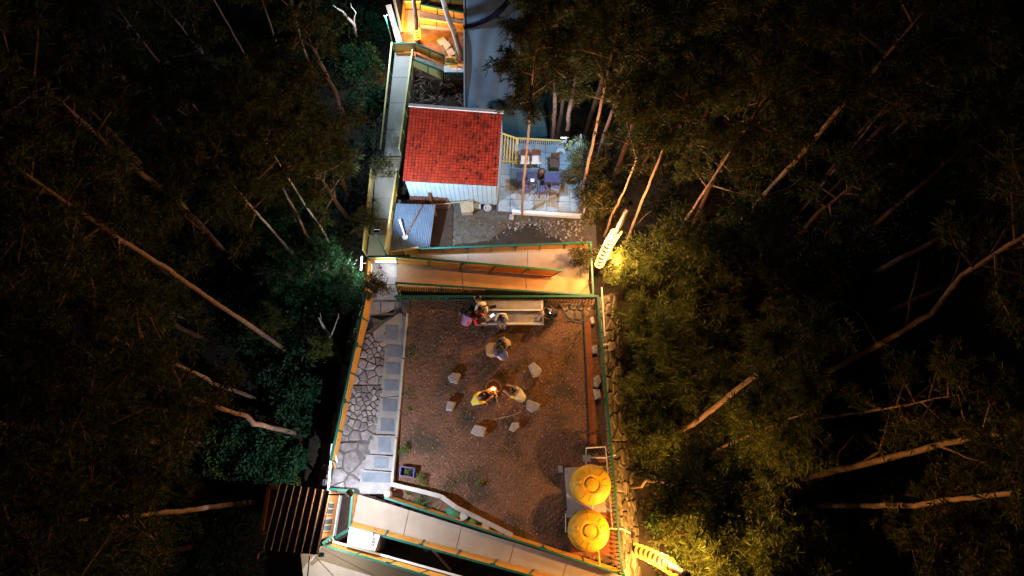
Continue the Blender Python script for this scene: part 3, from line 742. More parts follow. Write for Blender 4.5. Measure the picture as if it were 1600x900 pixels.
# tent and tarpaulin roof
tent = thing('tent', 'dark teal canvas tent behind the terrace', 'tent', W(815, 200, -4.0))
rid = [W(770, 170, -2.4), W(808, 172, -2.2), W(846, 174, -2.4)]
e1 = [W(770, 205, -3.3), W(812, 217, -3.4), W(858, 212, -3.4)]; e2 = [W(765, 140, -3.4), W(812, 140, -3.4), W(858, 142, -3.4)]
b = MB()
for i in range(2):
    b.slab([rid[i], rid[i + 1], e1[i + 1], e1[i]], .012); b.slab([rid[i], rid[i + 1], e2[i + 1], e2[i]], .012)
b.slab([rid[2], e1[2], lerp(e1[2], e2[2], .5) + Vector((.1, 0, 0)), e2[2]], .012)
b.build('canopy', M['tent'], tent)
for p in (e1[0], e1[1], e1[2], e2[2]):
    MB().beam(Vector((p.x, p.y, -5.0)), p, .05, .05).build('pole', M['green'], tent)
MB().slab([e1[0] - Vector((0, -.1, .1)), e1[2] - Vector((0, -.1, .1)), Vector((e1[2].x, e1[2].y + .1, -4.4)), Vector((e1[0].x, e1[0].y + .1, -4.4))], .01).build('wall', M['tent'], tent)
def tarp():
    root = thing('tarpaulin_roof', 'large pale blue tarpaulin roof with a dark curved band at the top', 'tarpaulin', W(725, 160, -4.5))
    A, B_, C, D = W(725, -45, -2.6), W(830, -45, -2.6), W(800, 172, -2.6), W(725, 168, -2.6)
    b = MB(); n, m = 16, 26
    for j in range(m + 1):
        for i in range(n + 1):
            s, t = i / n, j / m
            p = lerp(lerp(A, B_, s), lerp(D, C, s), t)
            p.z += .10 * math.sin(s * 5) * math.sin(t * 7) + .03 * math.sin(s * 21 + t * 4) - .25 * t
            b.v.append(tuple(p))
    for j in range(m):
        for i in range(n):
            k = j * (n + 1) + i; b.f.append((k, k + n + 1, k + n + 2, k + 1)); b.m.append(0)
    o = b.build('sheet', M['tarp'], root, smooth=True)
    md = o.modifiers.new('thick', 'SOLIDIFY'); md.thickness = .02
    pts = []
    for u, v in ((726, 42), (737, 40), (748, 36), (758, 32), (768, 27), (777, 21), (785, 14), (791, 6), (796, -2), (800, -12)):
        t = (v + 45) / 214; s_ = (u - 725) / (105 - 30 * t)
        z = -2.6 + .10 * math.sin(s_ * 5) * math.sin(t * 7) + .03 * math.sin(s_ * 21 + t * 4) - .25 * t
        pts.append(W(u, v, z + .02))
    b = MB()
    for i in range(len(pts) - 1): 
        d = (pts[i + 1] - pts[i]).normalized() * .06
        b.beam(pts[i] - d, pts[i + 1] + d, .28, .03 + .002 * (i % 2))
    b.build('band', M['tarpband'], root)
    for p in (A, D, lerp(A, D, .5)):
        MB().beam(Vector((p.x + .08, p.y, -6)), p + Vector((.08, 0, -.3)), .08, .08).build('post', M['timber'], root)
    MB().beam(A + Vector((0, 0, .06)), D + Vector((0, 0, -.22)), .05, .05).build('edge_bar', M['pvc'], root)
tarp()

# ------------------------------------------------------------------ plaza furniture: seating steps, stones, fire, tanks
st = thing('seating_steps', 'two broad concrete seating steps with white painted edges', 'steps', W(742, 508, 0))
SX0, SX1 = 742, 847
MB().prism([W(SX0, 470, .44), W(SX1 - 1, 470, .44), W(SX1 - 1, 484, .44), W(SX0, 484, .44)], .6).build('step', M['concrete'], st)
MB().prism([W(SX0, 488, .28), W(SX1 - 1, 488, .28), W(SX1 - 1, 505, .28), W(SX0, 505, .28)], .35).build('step', M['concrete'], st)
MB().beam(W(SX0, 484.6, .40), W(SX1, 484.6, .40), .05, .10).build('nosing', M['white'], st)
MB().beam(W(SX0, 506, .25), W(SX1, 506, .25), .06, .16).build('nosing', M['white'], st)
MB().beam(W(SX1, 470, .38), W(SX1, 486, .38), .06, .14).build('side_edge', M['white'], st)
MB().beam(W(SX1 + 1, 487, .17), W(SX1 + 1, 507, .17), .08, .22).build('side_edge', M['white'], st)
MB().beam(W(SX0 - 1, 470, .38), W(SX0 - 1, 484, .38), .05, .14).build('side_edge', M['white'], st)
def boulder(poly, h, label, m='rock', cat='stone', group='seat stones round the fire'):
    P = [W(u, v, h) for u, v in poly]; c = sum(P, Vector()) / len(P); n = len(P)
    vs = [c + (p - c) * 1.06 - Vector((0, 0, h + .08)) for p in P] + [p - Vector((0, 0, .04 + R.uniform(0, .03))) for p in P] + [c + (p - c) * .88 + Vector((0, 0, R.uniform(-.02, .02))) for p in P]
    fs = [(i + k * n, (i + 1) % n + k * n, (i + 1) % n + (k + 1) * n, i + (k + 1) * n) for k in (0, 1) for i in range(n)] + [tuple(range(2 * n, 3 * n))]
    area = sum(P[i - 1].x * P[i].y - P[i].x * P[i - 1].y for i in range(n))
    if area < 0: fs = [f[::-1] for f in fs]
    o = MB().add(vs, fs).build('seat_stone', M[m], base=(c.x, c.y, 0)); tag(o, label, cat, group)
    bv = o.modifiers.new('worn', 'BEVEL'); bv.width = .035; bv.segments = 2; bv.limit_method = 'NONE'
boulder([(699, 588), (707, 581), (719, 583), (714, 598), (703, 596)], .30, 'pointed grey seat stone, upper left of the fire')
boulder([(696, 640), (699, 625), (712, 628), (706, 641)], .33, 'narrow bluish seat stone, lower left of the fire')
boulder([(735, 675), (742, 663), (759, 667), (756, 681), (744, 680)], .32, 'broad grey seat stone below the person in yellow')
boulder([(795, 671), (800, 660), (810, 659), (812, 667), (803, 674)], .22, 'small round stone beyond the stick below the fire')
boulder([(823, 626), (826, 624), (845, 631), (842, 639), (831, 643), (823, 637)], .30, 'five sided brown stone right of the white shirted person')
boulder([(826, 571), (834, 565), (847, 577), (843, 585), (833, 588)], .30, 'tall brown kite shaped stone, upper right of the fire')
boulder([(758, 540), (764, 535), (777, 535), (781, 541), (778, 553), (768, 555), (760, 552)], .42, 'large tan stone used as a table by two seated people', 'timber', 'stone', None)
def firepit():
    c = W(771, 607, 0)
    root = thing('fire_pit', 'round stone rimmed fire pit with burning sticks', 'fire pit', c)
    b = MB(); n = 30
    b.lathe(c, [(.36, -.05), (.37, .28), (.33, .32), (.27, .31), (.26, .05)], n)
    b.f.pop(); b.m.pop()
    b.build('rim', M['char'], root, smooth=False)
    MB().lathe(c, [(.27, .04), (.14, .08), (.0, .1)], 16).build('ash', M['char'], root)
    MB().lathe(c + Vector((0, -.06, .08)), [(.15, 0), (.1, .05), (.02, .07)], 9).build('ember', M['ember'], root)
    for k in range(15):
        a = rad(-95 + k * 13 if k < 9 else 30 + k * 22); l = R.uniform(.5, .85) if k < 9 else R.uniform(.3, .42)
        if k < 9: a = rad(R.uniform(-110, -25))
        p0 = c + Vector((math.cos(a) * .05, math.sin(a) * .05 - .05, .2 + R.uniform(0, .06))); p1 = c + Vector((math.cos(a) * l, math.sin(a) * l, .34 if l < .5 else .06 + R.uniform(0, .05)))
        MB().tube([p0, lerp(p0, p1, .45) + Vector((0, 0, .12 if l > .5 else 0)), p1], R.uniform(.012, .022), 6).build('stick', M['char' if k % 3 else 'timber'], root)
    for k in range(3):
        q = c + Vector(((k - 1) * .05, -.07 + .02 * (k % 2), .18)); h = [.18, .42, .22][k]
        MB().lathe(q, [(.03, 0), (.06, h * .25), (.045, h * .55), (.015, h * .85), (.002, h)], 8).build('flame', M['flame'], root, smooth=True)
    ld = bpy.data.lights.new('fire_light', 'POINT'); ld.energy = P_FIRE; ld.color = (1, .38, .1); ld.shadow_soft_size = .12
    lo = bpy.data.objects.new('fire_light', ld); COL.objects.link(lo); lo.parent = root; lo.location = (0, -.05, .55)
firepit()
o = MB().tube([W(778, 654, .06), W(795, 650, .08), W(806, 647, .06), W(815, 643, .05)], [.02, .025, .02, .012], 6).build('branch', M['timber'], base=W(778, 654, 0)); tag(o, 'thin crooked stick lying on the soil below the fire', 'stick')
# drain strip and edge on the right
dr = thing('drain_strip', 'long rusty brown strip edging the soil by the right fence', 'drain strip', W(924, 700, 0))
MB().slab([W(912, 472, .05), W(921, 472, .05), W(932, 700, .05), W(922, 700, .05)], .05).build('plate', M['rust'], dr)
MB().beam(W(911, 471, .06), W(921, 700, .06), .05, .12).build('lip', M['bolt'], dr)
for k, (poly, h, lab) in enumerate((([(927, 590), (936, 585), (941, 596), (934, 606), (928, 602)], .22, 'pale boulder against the right fence halfway down the plaza'), ([(926, 608), (937, 606), (940, 622), (930, 624)], .15, 'flat bluish stone below the pale boulder by the right fence'),
        ([(921, 497), (927, 494), (930, 505), (924, 507)], .15, 'small lit stone by the top of the right fence'), ([(924, 540), (933, 538), (934, 552), (926, 553)], .12, 'grey stone by the right fence above the pale boulder'))):
    boulder(poly, h, lab, 'rock', 'stone', 'stones along the right fence')
crz = MB().prism([W(872, 474, .02), W(926, 474, .02), W(922, 508, .02), (W(884, 500, .02))], .1).build('corner_paving', M['mortar'], kind='structure')
reg = [(p.x, p.y) for p in (W(872, 474, .02), W(926, 474, .02), W(920, 506, .02), W(886, 498, .02))]
sd = [tuple(W(u, v, 0)[:2]) for u, v in ((882, 480), (895, 478), (909, 480), (921, 482), (891, 492), (903, 494), (914, 492), (917, 502))]
for c in cells(reg, sd): stone_from(c, lambda x, y, h: Vector((x, y, .03 + h)), .03, .05).build('stone', M['wallstone'], crz)

def tank(u, v, label):
    h = 1.25; top = W(u, v, h); c = Vector((top.x, top.y, .2))
    root = thing('water_tank', label, 'water tank', c, 'yellow water tanks on the plaza')
    r = .73
    prof = [(r * .93, 0), (r, .05), (r, .3), (r * .975, .33), (r, .36), (r, .62), (r * .975, .65), (r, .68), (r * .99, .80), (r * .95, .87), (r * .80, .97), (r * .5, 1.06), (r * .40, 1.08), (r * .38, 1.04), (r * .30, 1.04)]
    MB().lathe(c, prof, 48).build('body', M['tank'], root, smooth=True)
    MB().lathe(c + Vector((0, 0, 1.03)), [(r * .30, 0), (r * .31, .06), (r * .28, .09), (r * .1, .11), (.0, .112)], 28).build('lid', M['tank'], root, smooth=False)
    for k in range(14):
        a = 2 * math.pi * k / 14 + .2
        if k % 3 == 2: continue
        d = Vector((math.cos(a), math.sin(a), 0)); t = Vector((-d.y, d.x, 0))
        q = [c + d * rr * r + t * w * .5 + Vector((0, 0, z)) for rr, w, z in ((.52, -.10, 1.065), (.52, .10, 1.065), (.84, .19, .965), (.84, -.19, .965))]
        MB().slab(q, .014).build('dome_panel', M['tank'], root)
    MB().lathe(c + Vector((-.42, .1, .99)), [(.05, 0), (.05, .07), (.0, .08)], 10).build('vent', M['tank'], root)
    return root
base = thing('tank_base', 'pale concrete plinth under the two yellow water tanks', 'plinth', W(885, 800, 0))
MB().prism([W(882, 731, .2), W(952, 727, .2), (W(957, 800, .2)), W(888, 803, .2)], .25).build('slab', M['concrete'], base)
MB().prism([W(888, 803.5, .19), W(957, 800.5, .19), (W(962, 868, .19)), W(893, 868, .19)], .24).build('slab', M['rust'], base)
tank(925, 757, 'upper yellow water tank with a domed lid, above its twin')
tank(922, 830, 'lower yellow water tank beside the glowing rope lit trunk')
def pipe(pts, r, label, m='pvc', cat='pipe'):
    o = MB().tube([W(*p) for p in pts], r, 8).build('pipe', M[m], base=W(*pts[0])); tag(o, label, cat, 'pipes round the tanks')
pipe([(916, 727, .3), (916, 700, .5), (946, 698, .5), (949, 728, .5), (957, 826, .45)], .03, 'white pipe looping round the upper tank to the fence')
pipe([(922, 715, .5), (946, 715, .5), (962, 711, .6)], .028, 'short white pipe poking through the right fence above the tanks')
pipe([(926, 785, .9), (926, 799, .6), (905, 801, .4), (884, 803, .4), (884, 831, .4), (894, 831, .4)], .025, 'thin white pipe loop left of the lower tank')
pipe([(950, 826, .5), (971, 826, .5), (985, 833, .5)], .03, 'short pipe poking through the fence beside the lower tank')
pipe([(918, 852, 1.0), (926, 853, 1.05), (935, 862, .9), (937, 884, .3)], .035, 'bent yellow lit pipe running down below the lower tank', 'tank')
for k, (u, v, lab) in enumerate(((917, 716, 'grey junction box on the pipe above the upper tank'), (940, 717, 'small brown box on the pipe by the fence'), (891, 803, 'grey junction box on the pipe left of the lower tank'), (876, 733, 'small grey block left of the tank plinth'))):
    o = MB().box(W(u, v, .42 if k < 3 else .08), (.28 if k != 3 else .15, .24, .14), .05).build('junction_box', M['rust' if k == 1 else 'concrete'], base=W(u, v, 0)); tag(o, lab, 'box')
o = MB().tube([W(940, 449, .4), W(945, 525, .3)], .035, 8).build('pole', M['pvc'], base=W(945, 525, .3)); tag(o, 'long white pole lying on the right stone wall', 'pole')
o = MB().tube([W(938, 539, .3), W(951, 538, .2)], .03, 8).build('pipe', M['pvc'], base=W(938, 539, .2)); tag(o, 'short white pipe stub crossing the right stone wall', 'pipe')
# planter along the bottom ramp
pl = thing('planter_wall', 'low pale planter wall bending along the bottom edge of the plaza', 'planter wall', W(612, 756, 0))
pp = [(613, 757), (660, 768), (690, 776), (712, 792), (728, 800), (800, 836)]
for i in range(len(pp) - 1):
    MB().beam(W(*pp[i], .22), W(*pp[i + 1], .22), .16, .6).build('segment', M['kerb' if i < 3 else 'paving'], pl)
o = MB().lathe(W(716, 803, .2), [(.09, 0), (.11, .0), (.11, .3), (.075, .3), (.07, .1)], 16).build('drain_pipe', M['rust'], base=W(716, 803, .2)); tag(o, 'orange pipe stub with an open mouth on the planter', 'pipe')
o = MB().lathe(W(608, 772, .5), [(.13, 0), (.15, .3), (.1, .4), (.0, .42)], 14).build('post_cap', M['kerb'], base=W(608, 772, .5)); tag(o, 'round pale post cap at the top of the bottom ramp fence', 'post')
for k, (u, v, s, mm, lab) in enumerate(((724, 806, .26, 'kerb', 'pale block in the planter beside the green bag'), (759, 822, .22, 'card', 'orange lit block at the right end of the planter'))):
    o = MB().box(W(u, v, .35), (s, s * 1.1, .3), .4).build('block', M[mm], base=W(u, v, .1)); tag(o, lab, 'block')
def sack(pts, r, label, m):
    b = MB(); P = [W(*p) for p in pts]
    b.tube(P, r, 12)
    o = b.build('sack', M[m], base=P[0], smooth=True)
    tag(o, label, 'sack')
sack([(697, 796, .3), (704, 799, .36), (713, 803, .38), (722, 810, .3)], [.06, .18, .2, .06], 'green mesh sack lying in the planter', 'greenbag')
sack([(728, 810, .25), (738, 815, .3), (752, 819, .25)], [.08, .17, .06], 'dull green sack beside the pale block in the planter', 'weed')
cr = thing('crate', 'purple plastic crate of seedlings near the planter', 'crate', W(636, 738, 0))
q = [W(627, 729, .22), W(648, 732, .22), W(646, 746, .22), W(625, 743, .22)]
for i in range(4): MB().beam(q[i], q[(i + 1) % 4], .04, .22).build('side', M['bluecloth' if i % 2 else 'purple'], cr)
MB().prism([p - Vector((0, 0, .15)) for p in q], .04).build('bottom', M['mud'], cr)

# white ribbed box in the pit
def white_box():
    z = 1.35
    A, B_, C, D = W(546, 823, z), W(594, 836, z), W(586, 862, z), W(542, 851, z)
    root = thing('ribbed_box', 'white ribbed box with black lettering standing in the pit', 'box', W(566, 845, -.3))
    MB().prism([p - Vector((0, 0, .03)) for p in (A, B_, C, D)], 1.6).build('body', M['greycloth'], root)
    n = 6
    for k in range(n):
        s0, s1 = (k + .09) / n, (k + .91) / n
        q = [lerp(A, D, s0), lerp(lerp(A, B_, .80), lerp(D, C, .80), s0), lerp(lerp(A, B_, .80), lerp(D, C, .80), s1), lerp(A, D, s1)]
        MB().prism(q, .04).build('panel', M['whitecloth'], root)
    q = [lerp(lerp(A, B_, s), lerp(D, C, s), t) + Vector((0, 0, .01)) for s, t in ((.83, .02), (.99, .02), (.99, .98), (.83, .98))]
    MB().prism(q, .05).build('label_strip', M['white'], root)
    for body, s, t, size, d in (('CABA TU', .865, .93, .17, (A - D)), ('sintex', .06, .16, .12, (B_ - A))):
        cu = bpy.data.curves.new('lettering', 'FONT'); cu.size = size; cu.extrude = .004
        cu.body = 'amuss' if body == 'sintex' else body
        t_ = bpy.data.objects.new('lettering_curve', cu); COL.objects.link(t_); bpy.context.view_layer.update()
        me = bpy.data.meshes.new_from_object(t_.evaluated_get(bpy.context.evaluated_depsgraph_get())); bpy.data.objects.remove(t_)
        me.materials.clear(); me.materials.append(M['black'])
        p = lerp(lerp(A, B_, .96), lerp(D, C, .96), .95) if body != 'sintex' else lerp(lerp(A, B_, s), lerp(D, C, s), t)
        o = link('lettering', me, root, p + Vector((0, 0, .024)) - Vector(root.location)); o.rotation_euler = (0, 0, math.atan2(d.y, d.x))
white_box()

# ------------------------------------------------------------------ dark roofed house with its lamp
def dark_house():
    zr_, zf = 2.9, .05
    TL, TR, BR_, BL = W(437, 755, zr_), W(518, 767, zr_), W(497, 867, zr_), W(411, 858, zr_)
    root = thing('house', 'small orange walled house under a black ribbed metal roof', 'house', W(530, 773, zf))
    A, B_ = W(531, 773, zf), W(521, 837, zf)
    C, D = W(448, 828, zf), W(458, 764, zf)
    pts = [A, B_, C, D]
    for i in range(4):
        a, b = pts[i], pts[(i + 1) % 4]
        q = [a, b, Vector((b.x, b.y, zr_ - .12)), Vector((a.x, a.y, zr_ - .12))]
        w = MB().slab(q, .12).build('wall', M['orangewall'], root)
        if i == 0:
            nrm = Vector((1, .12, 0)) * .075
            for s0, s1, z0, z1 in ((.2, .5, 1.0, 2.0), (.56, .88, .9, 2.0)):
                qq = [lerp(a, b, s) + Vector((0, 0, z)) + nrm for s, z in ((s0, z0), (s1, z0), (s1, z1), (s0, z1))]
                f = MB().slab(qq, .05).build('window', M['timber'], root)
                c = sum(qq, Vector()) / 4
                for h in range(2):
                    r_ = [lerp(qq[0], qq[1], .08 + h * .45), lerp(qq[0], qq[1], .47 + h * .45), lerp(qq[3], qq[2], .47 + h * .45), lerp(qq[3], qq[2], .08 + h * .45)]
                    cc = sum(r_, Vector()) / 4
                    MB().slab([cc + (p - cc) * .86 + Vector((.03, 0, 0)) for p in r_], .02).build('pane', M['glass'], f)
            q2 = [a + Vector((.08, 0, 0)), b + Vector((.08, 0, 0)), b + Vector((.08, 0, .35)), a + Vector((.08, 0, .35))]
            MB().slab(q2, .03).build('skirting', M['white'], root)
    rf = MB().slab([TL, TR, BR_, BL], .06).build('roof', M['darkroof'], root)
    n = 7
    for k in range(n + 1):
        s = .02 + k / n * .96
        p, q = lerp(TL, TR, s), lerp(BL, BR_, s)
        MB().beam(p + Vector((0, 0, .055)), q + Vector((0, 0, .055)), .025, .06).build('rib', M['riblit'], rf)
    MB().tube([W(430, 848, 2.9), W(417, 856, 2.9), W(404, 864, 2.7), W(402, 872, 2.3)], .035, 8).build('gutter_pipe', M['rust'], root)
    MB().tube([W(430, 848, 2.86), W(460, 810, 2.86), W(480, 775, 2.86)], .02, 6).build('cable', M['rust'], root)
dark_house()
def point(root, name, loc, power, color, size=.12):
    ld = bpy.data.lights.new(name, 'POINT'); ld.energy = power; ld.color = color; ld.shadow_soft_size = size
    o = bpy.data.objects.new(name, ld); COL.objects.link(o); o.parent = root; o.location = Vector(loc) - Vector(root.location)
def spot(root, name, loc, aim, power, color, deg=165, size=.10):
    ld = bpy.data.lights.new(name, 'SPOT'); ld.energy = power; ld.color = color; ld.shadow_soft_size = size
    ld.spot_size = rad(deg); ld.spot_blend = .35
    o = bpy.data.objects.new(name, ld); COL.objects.link(o); o.parent = root; o.location = Vector(loc) - Vector(root.location)
    o.rotation_mode = 'QUATERNION'; o.rotation_quaternion = Vector(aim).to_track_quat('-Z', 'Y')
def house_lamp():
    p = W(521, 779, 3.3) + Vector((.34, .12, 0))
    root = thing('wall_lamp', 'black flood lamp on the corner of the dark roofed house', 'lamp', p)
    MB().beam(p + Vector((-.55, 0, .1)), p + Vector((.02, 0, .1)), .05, .05).build('arm', M['black'], root)
    hd = MB(); hd.lathe(p + Vector((.16, .05, -.10)), [(.125, 0), (.12, .02), (.06, .12), (.03, .15)], 16)
    hd.build('hood', M['black'], root)
    MB().lathe(p + Vector((.16, .05, -.03)), [(.03, 0), (.045, .03), (.02, .05)], 10).build('bulb', M['tubeglow'], root)
    point(root, 'flood_light', p + Vector((.16, .05, -.085)), P_HOUSE, NEUTRAL, .035)
    f = W(503, 864, 2.5)
    MB().box(f + Vector((0, -.05, .09)), (.2, .14, .05)).build('eave_housing', M['black'], root)
    point(root, 'eave_light', f + Vector((.05, -.12, 0)), P_EAVE, (1, .9, .75), .06)
house_lamp()
def tube_lamp():
    a, b = W(586, 408.5, .62), W(619, 409, .62)
    root = thing('tube_light', 'glowing white tube light on the fence of the left landing', 'lamp', a)
    MB().tube([a, b], .035, 10).build('tube', M['tubeglow'], root)
    for p in (a, b): MB().box(p, (.08, .08, .1)).build('holder', M['white'], root)
    point(root, 'tube_glow', lerp(a, b, .6) + Vector((0, -.15, .12)), P_TUBE, COOL, .10)
    c = W(565, 412, .35)  # added tube with bracket outside the fence, put in to light the left wood
    MB().tube([c + Vector((0, -.3, .03)), c + Vector((0, .3, .03))], .03, 8).build('added_outer_tube', M['tubeglow'], root)
    MB().beam(c + Vector((.02, 0, .06)), c + Vector((.3, 0, .06)), .03, .03).build('bracket', M['white'], root)
    point(root, 'tube_glow', c + Vector((-.12, 0, 0)), P_TUBE * 4.5, (.75, .95, .88), .10)
tube_lamp()
def flood_lamps():
    f = W(604, 399, -1.0); p = Vector((f.x, f.y, 1.5))
    root = thing('flood_lamp', 'small flood lamp on a thin post behind the landing fence, facing the cabin', 'lamp', f)
    MB().tube([f, p], .035, 8).build('post', M['green'], root)
    MB().box(p + Vector((.05, .06, 0)), (.24, .12, .18)).build('housing', M['black'], root)
    MB().box(p + Vector((.05, .13, -.02)), (.2, .02, .13)).build('lens', M['tubeglow'], root)
    spot(root, 'flood_light', p + Vector((.05, .2, 0)), (.75, 1, -.30), P_FLOOD, COOL, 124)
    f = W(616, 80, -3.9); p = Vector((f.x, f.y, -1.1))
    root = thing('fence_lamp', 'small lamp on the corner post of the upper walkway fence', 'lamp', f)
    MB().tube([f, p], .03, 8).build('post', M['green'], root)
    MB().box(p + Vector((.02, 0, .04)), (.16, .12, .06)).build('housing', M['black'], root)
    MB().box(p + Vector((.02, 0, 0)), (.12, .09, .02)).build('lens', M['tubeglow'], root)
    point(root, 'lamp_glow', p + Vector((.08, -.10, -.10)), P_HEAD, (.48, .72, 1.0), .08)
flood_lamps()
def terrace_lamp():
    f = W(884, 226, ZT); p = W(886, 208, .7)
    root = thing('lamp_post', 'white braced lamp post at the back right corner of the terrace', 'lamp', f)
    MB().tube([f, Vector((p.x, p.y, p.z))], .045, 8).build('post', M['white'], root)
    MB().tube([f + Vector((-.45, 0, 0)), lerp(f, p, .35)], .035, 8).build('brace', M['white'], root)
    MB().box(p + Vector((-.1, -.1, .05)), (.4, .3, .08)).build('housing', M['black'], root)
    MB().box(p + Vector((-.1, -.1, .0)), (.34, .24, .02)).build('lens', M['tubeglow'], root)
    point(root, 'terrace_light', p + Vector((-.15, -.25, -.12)), P_TERRACE, (.45, .70, 1.0), .12)
terrace_lamp()

# ------------------------------------------------------------------ plants: leaf meshes
def leaf_mesh(name, pos, dirs, length, width, mats, droop=.25):
    """Many small bent leaves: each two triangles folded along its midrib. pos, dirs: (n,3)."""
    n = len(pos)
    d = dirs / (np.linalg.norm(dirs, axis=1, keepdims=True) + 1e-9)
    rv = NR.normal(size=(n, 3)); rv[:, 2] *= .5
    side = np.cross(d, rv); side /= (np.linalg.norm(side, axis=1, keepdims=True) + 1e-9)
    nrm = np.cross(side, d)
    L = length * NR.uniform(.6, 1.25, (n, 1)); w = width * NR.uniform(.7, 1.2, (n, 1))
    down = np.array([[0, 0, -1.0]])
    mid = pos + d * L * .5
    tip = pos + d * L + down * L * droop * NR.uniform(.3, 1.3, (n, 1))
    v = np.stack([pos, mid + side * w * .5 + nrm * w * .15, tip, mid - side * w * .5 + nrm * w * .15], 1).reshape(-1, 3)
    me = bpy.data.meshes.new(name)
    me.vertices.add(4 * n); me.vertices.foreach_set('co', v.astype(np.float32).ravel())
    me.loops.add(4 * n); me.loops.foreach_set('vertex_index', np.arange(4 * n, dtype=np.int32))
    me.polygons.add(n); me.polygons.foreach_set('loop_start', np.arange(0, 4 * n, 4, dtype=np.int32))
    me.polygons.foreach_set('loop_total', np.full(n, 4, dtype=np.int32))
    for m in mats: me.materials.append(m)
    if len(mats) > 1: me.polygons.foreach_set('material_index', NR.integers(0, len(mats), n).astype(np.int32))
    me.update(); me.validate()
    return me
def rosettes(cent, axis, k, spread=1.0):
    """k leaves radiating from every centre round its axis."""
    n = len(cent)
    d = NR.normal(size=(n, k, 3)); d /= np.linalg.norm(d, axis=2, keepdims=True)
    d = d * spread + axis[:, None, :] * .75
    return np.repeat(cent, k, axis=0), d.reshape(-1, 3)
def crown_variant(i, H=6.0, rad_=2.1, nl=17, per=58, k=11, leaf=.27, mats=('leafdark', 'leafwarm')):
    """Crown round a vertical stem of height H: limbs carrying tufts of narrow leaves. Returns (leaf mesh, limb mesh)."""
    lb = MB(); C_, A_ = [], []
    for j in range(nl):
        t = (j + .5 + R.uniform(-.3, .3)) / nl
        z0 = H * t * .95; az = j * 2.4 + R.uniform(-.5, .5)
        ln = rad_ * (1.0 - .62 * t) * R.uniform(.65, 1.25) * (.75 + .6 * min(1, t * 3))
        el = R.uniform(.15, .75)
        p0 = Vector((0, 0, z0)); dv = Vector((math.cos(az) * math.cos(el), math.sin(az) * math.cos(el), math.sin(el)))
        p1 = p0 + dv * ln * .5 + Vector((R.uniform(-.1, .1), R.uniform(-.1, .1), R.uniform(-.1, .15))); p2 = p1 + (dv + Vector((0, 0, R.uniform(-.1, .45)))).normalized() * ln * .55
        lb.tube([p0, p1, p2], [.045 * (1.3 - t), .026, .010], 5, cap=False)
        for q in range(3):
            s = R.uniform(.35, .95); a = lerp(p0, p1, s * 2) if s < .5 else lerp(p1, p2, s * 2 - 1)
            e = a + Vector((R.gauss(0, .35), R.gauss(0, .35), R.uniform(.05, .45)))
            lb.tube([a, e], [.014, .005], 4, cap=False)
            for _ in range(per // 6):
                C_.append(tuple(lerp(a, e, R.uniform(.3, 1.1)) + Vector((R.gauss(0, .13), R.gauss(0, .13), R.gauss(0, .13))))); A_.append(tuple((e - a).normalized()))
        for _ in range(per // 2):
            s = R.betavariate(2.6, 1.0); a = lerp(p0, p1, s * 2) if s < .5 else lerp(p1, p2, s * 2 - 1)
            C_.append(tuple(a + Vector((R.gauss(0, .17), R.gauss(0, .17), R.gauss(0, .15))))); A_.append(tuple((dv + Vector((0, 0, .3))).normalized()))
    c, d = rosettes(np.array(C_), np.array(A_), k)
    return leaf_mesh('crown', c, d, leaf, .038, [M[m] for m in mats]), lb.mesh('branchwork', M['bark'])
CROWNS = [crown_variant(0), crown_variant(1, 7, 2.3, 20), crown_variant(2, 5, 1.9, 14, 60), crown_variant(3, 6.5, 2.5, 18, 48), crown_variant(4, 4.2, 1.7, 12, 56, mats=('leafwarm',)), crown_variant(5, 5.5, 2.0, 15, 34)]
YOUNG = [crown_variant(6, 2.6, 1.25, 12, 44, 9, .30, ('leafwarm', 'leafbright')), crown_variant(7, 3.2, 1.4, 13, 48, 9, .32, ('leafwarm',)), crown_variant(8, 2.2, 1.1, 10, 48, 9, .26, ('leafbright',)), crown_variant(9, 2.6, 1.2, 10, 36, 9, .32, ('leafdark',)), crown_variant(10, 3.0, 1.4, 13, 46, 9, .26, ('shrub',))]

def tree(label, path_pts, radii, crown=None, cscale=1.0, cat='tree', group=None, bark='bark', branches=(), name='tree', cdown=0.0):
    base = path_pts[0]
    root = thing(name, label, cat, base, group)
    n = len(path_pts); pts, rs = [], []
    for i in range(n - 1):
        k = max(2, int((path_pts[i + 1] - path_pts[i]).length / .5))
        for j in range(k):
            t = j / k
            jit = 0 if (i == 0 and j == 0) else .010
            pts.append(lerp(path_pts[i], path_pts[i + 1], t) + Vector((R.gauss(0, jit), R.gauss(0, jit), 0)))
            rs.append((radii[i] + (radii[i + 1] - radii[i]) * t) * R.uniform(.94, 1.07))
    pts.append(path_pts[-1]); rs.append(radii[-1])
    MB().tube(pts, rs, 9).build('trunk', M[bark], root, smooth=True)
    for bp, br in branches:
        q = [lerp(bp[i], bp[i + 1], j / 3) + Vector((R.gauss(0, .02), R.gauss(0, .02), R.gauss(0, .02))) for i in range(len(bp) - 1) for j in range(3)] + [bp[-1]]
        MB().tube(q, [br * (1 - .75 * i / (len(q) - 1)) for i in range(len(q))], 6).build('branch', M[bark], root, smooth=True)
    if crown is not None:
        cm, lm = crown
        d = (path_pts[-1] - path_pts[-2]).normalized()
        q = Vector((0, 0, 1)).rotation_difference(d) @ Quaternion((0, 0, 1), R.uniform(0, 6.28))
        zmax = 5.0 * cscale
        loc = path_pts[-1] - d * (zmax * (.8 - cdown)) - Vector(base)
        for nm, me in (('crown', cm), ('branchwork', lm)):
            o = link(nm, me, root, loc); o.rotation_mode = 'QUATERNION'; o.rotation_quaternion = q; o.scale = (cscale,) * 3
            if nm == 'branchwork': o['kind'] = 'stuff'
    return root
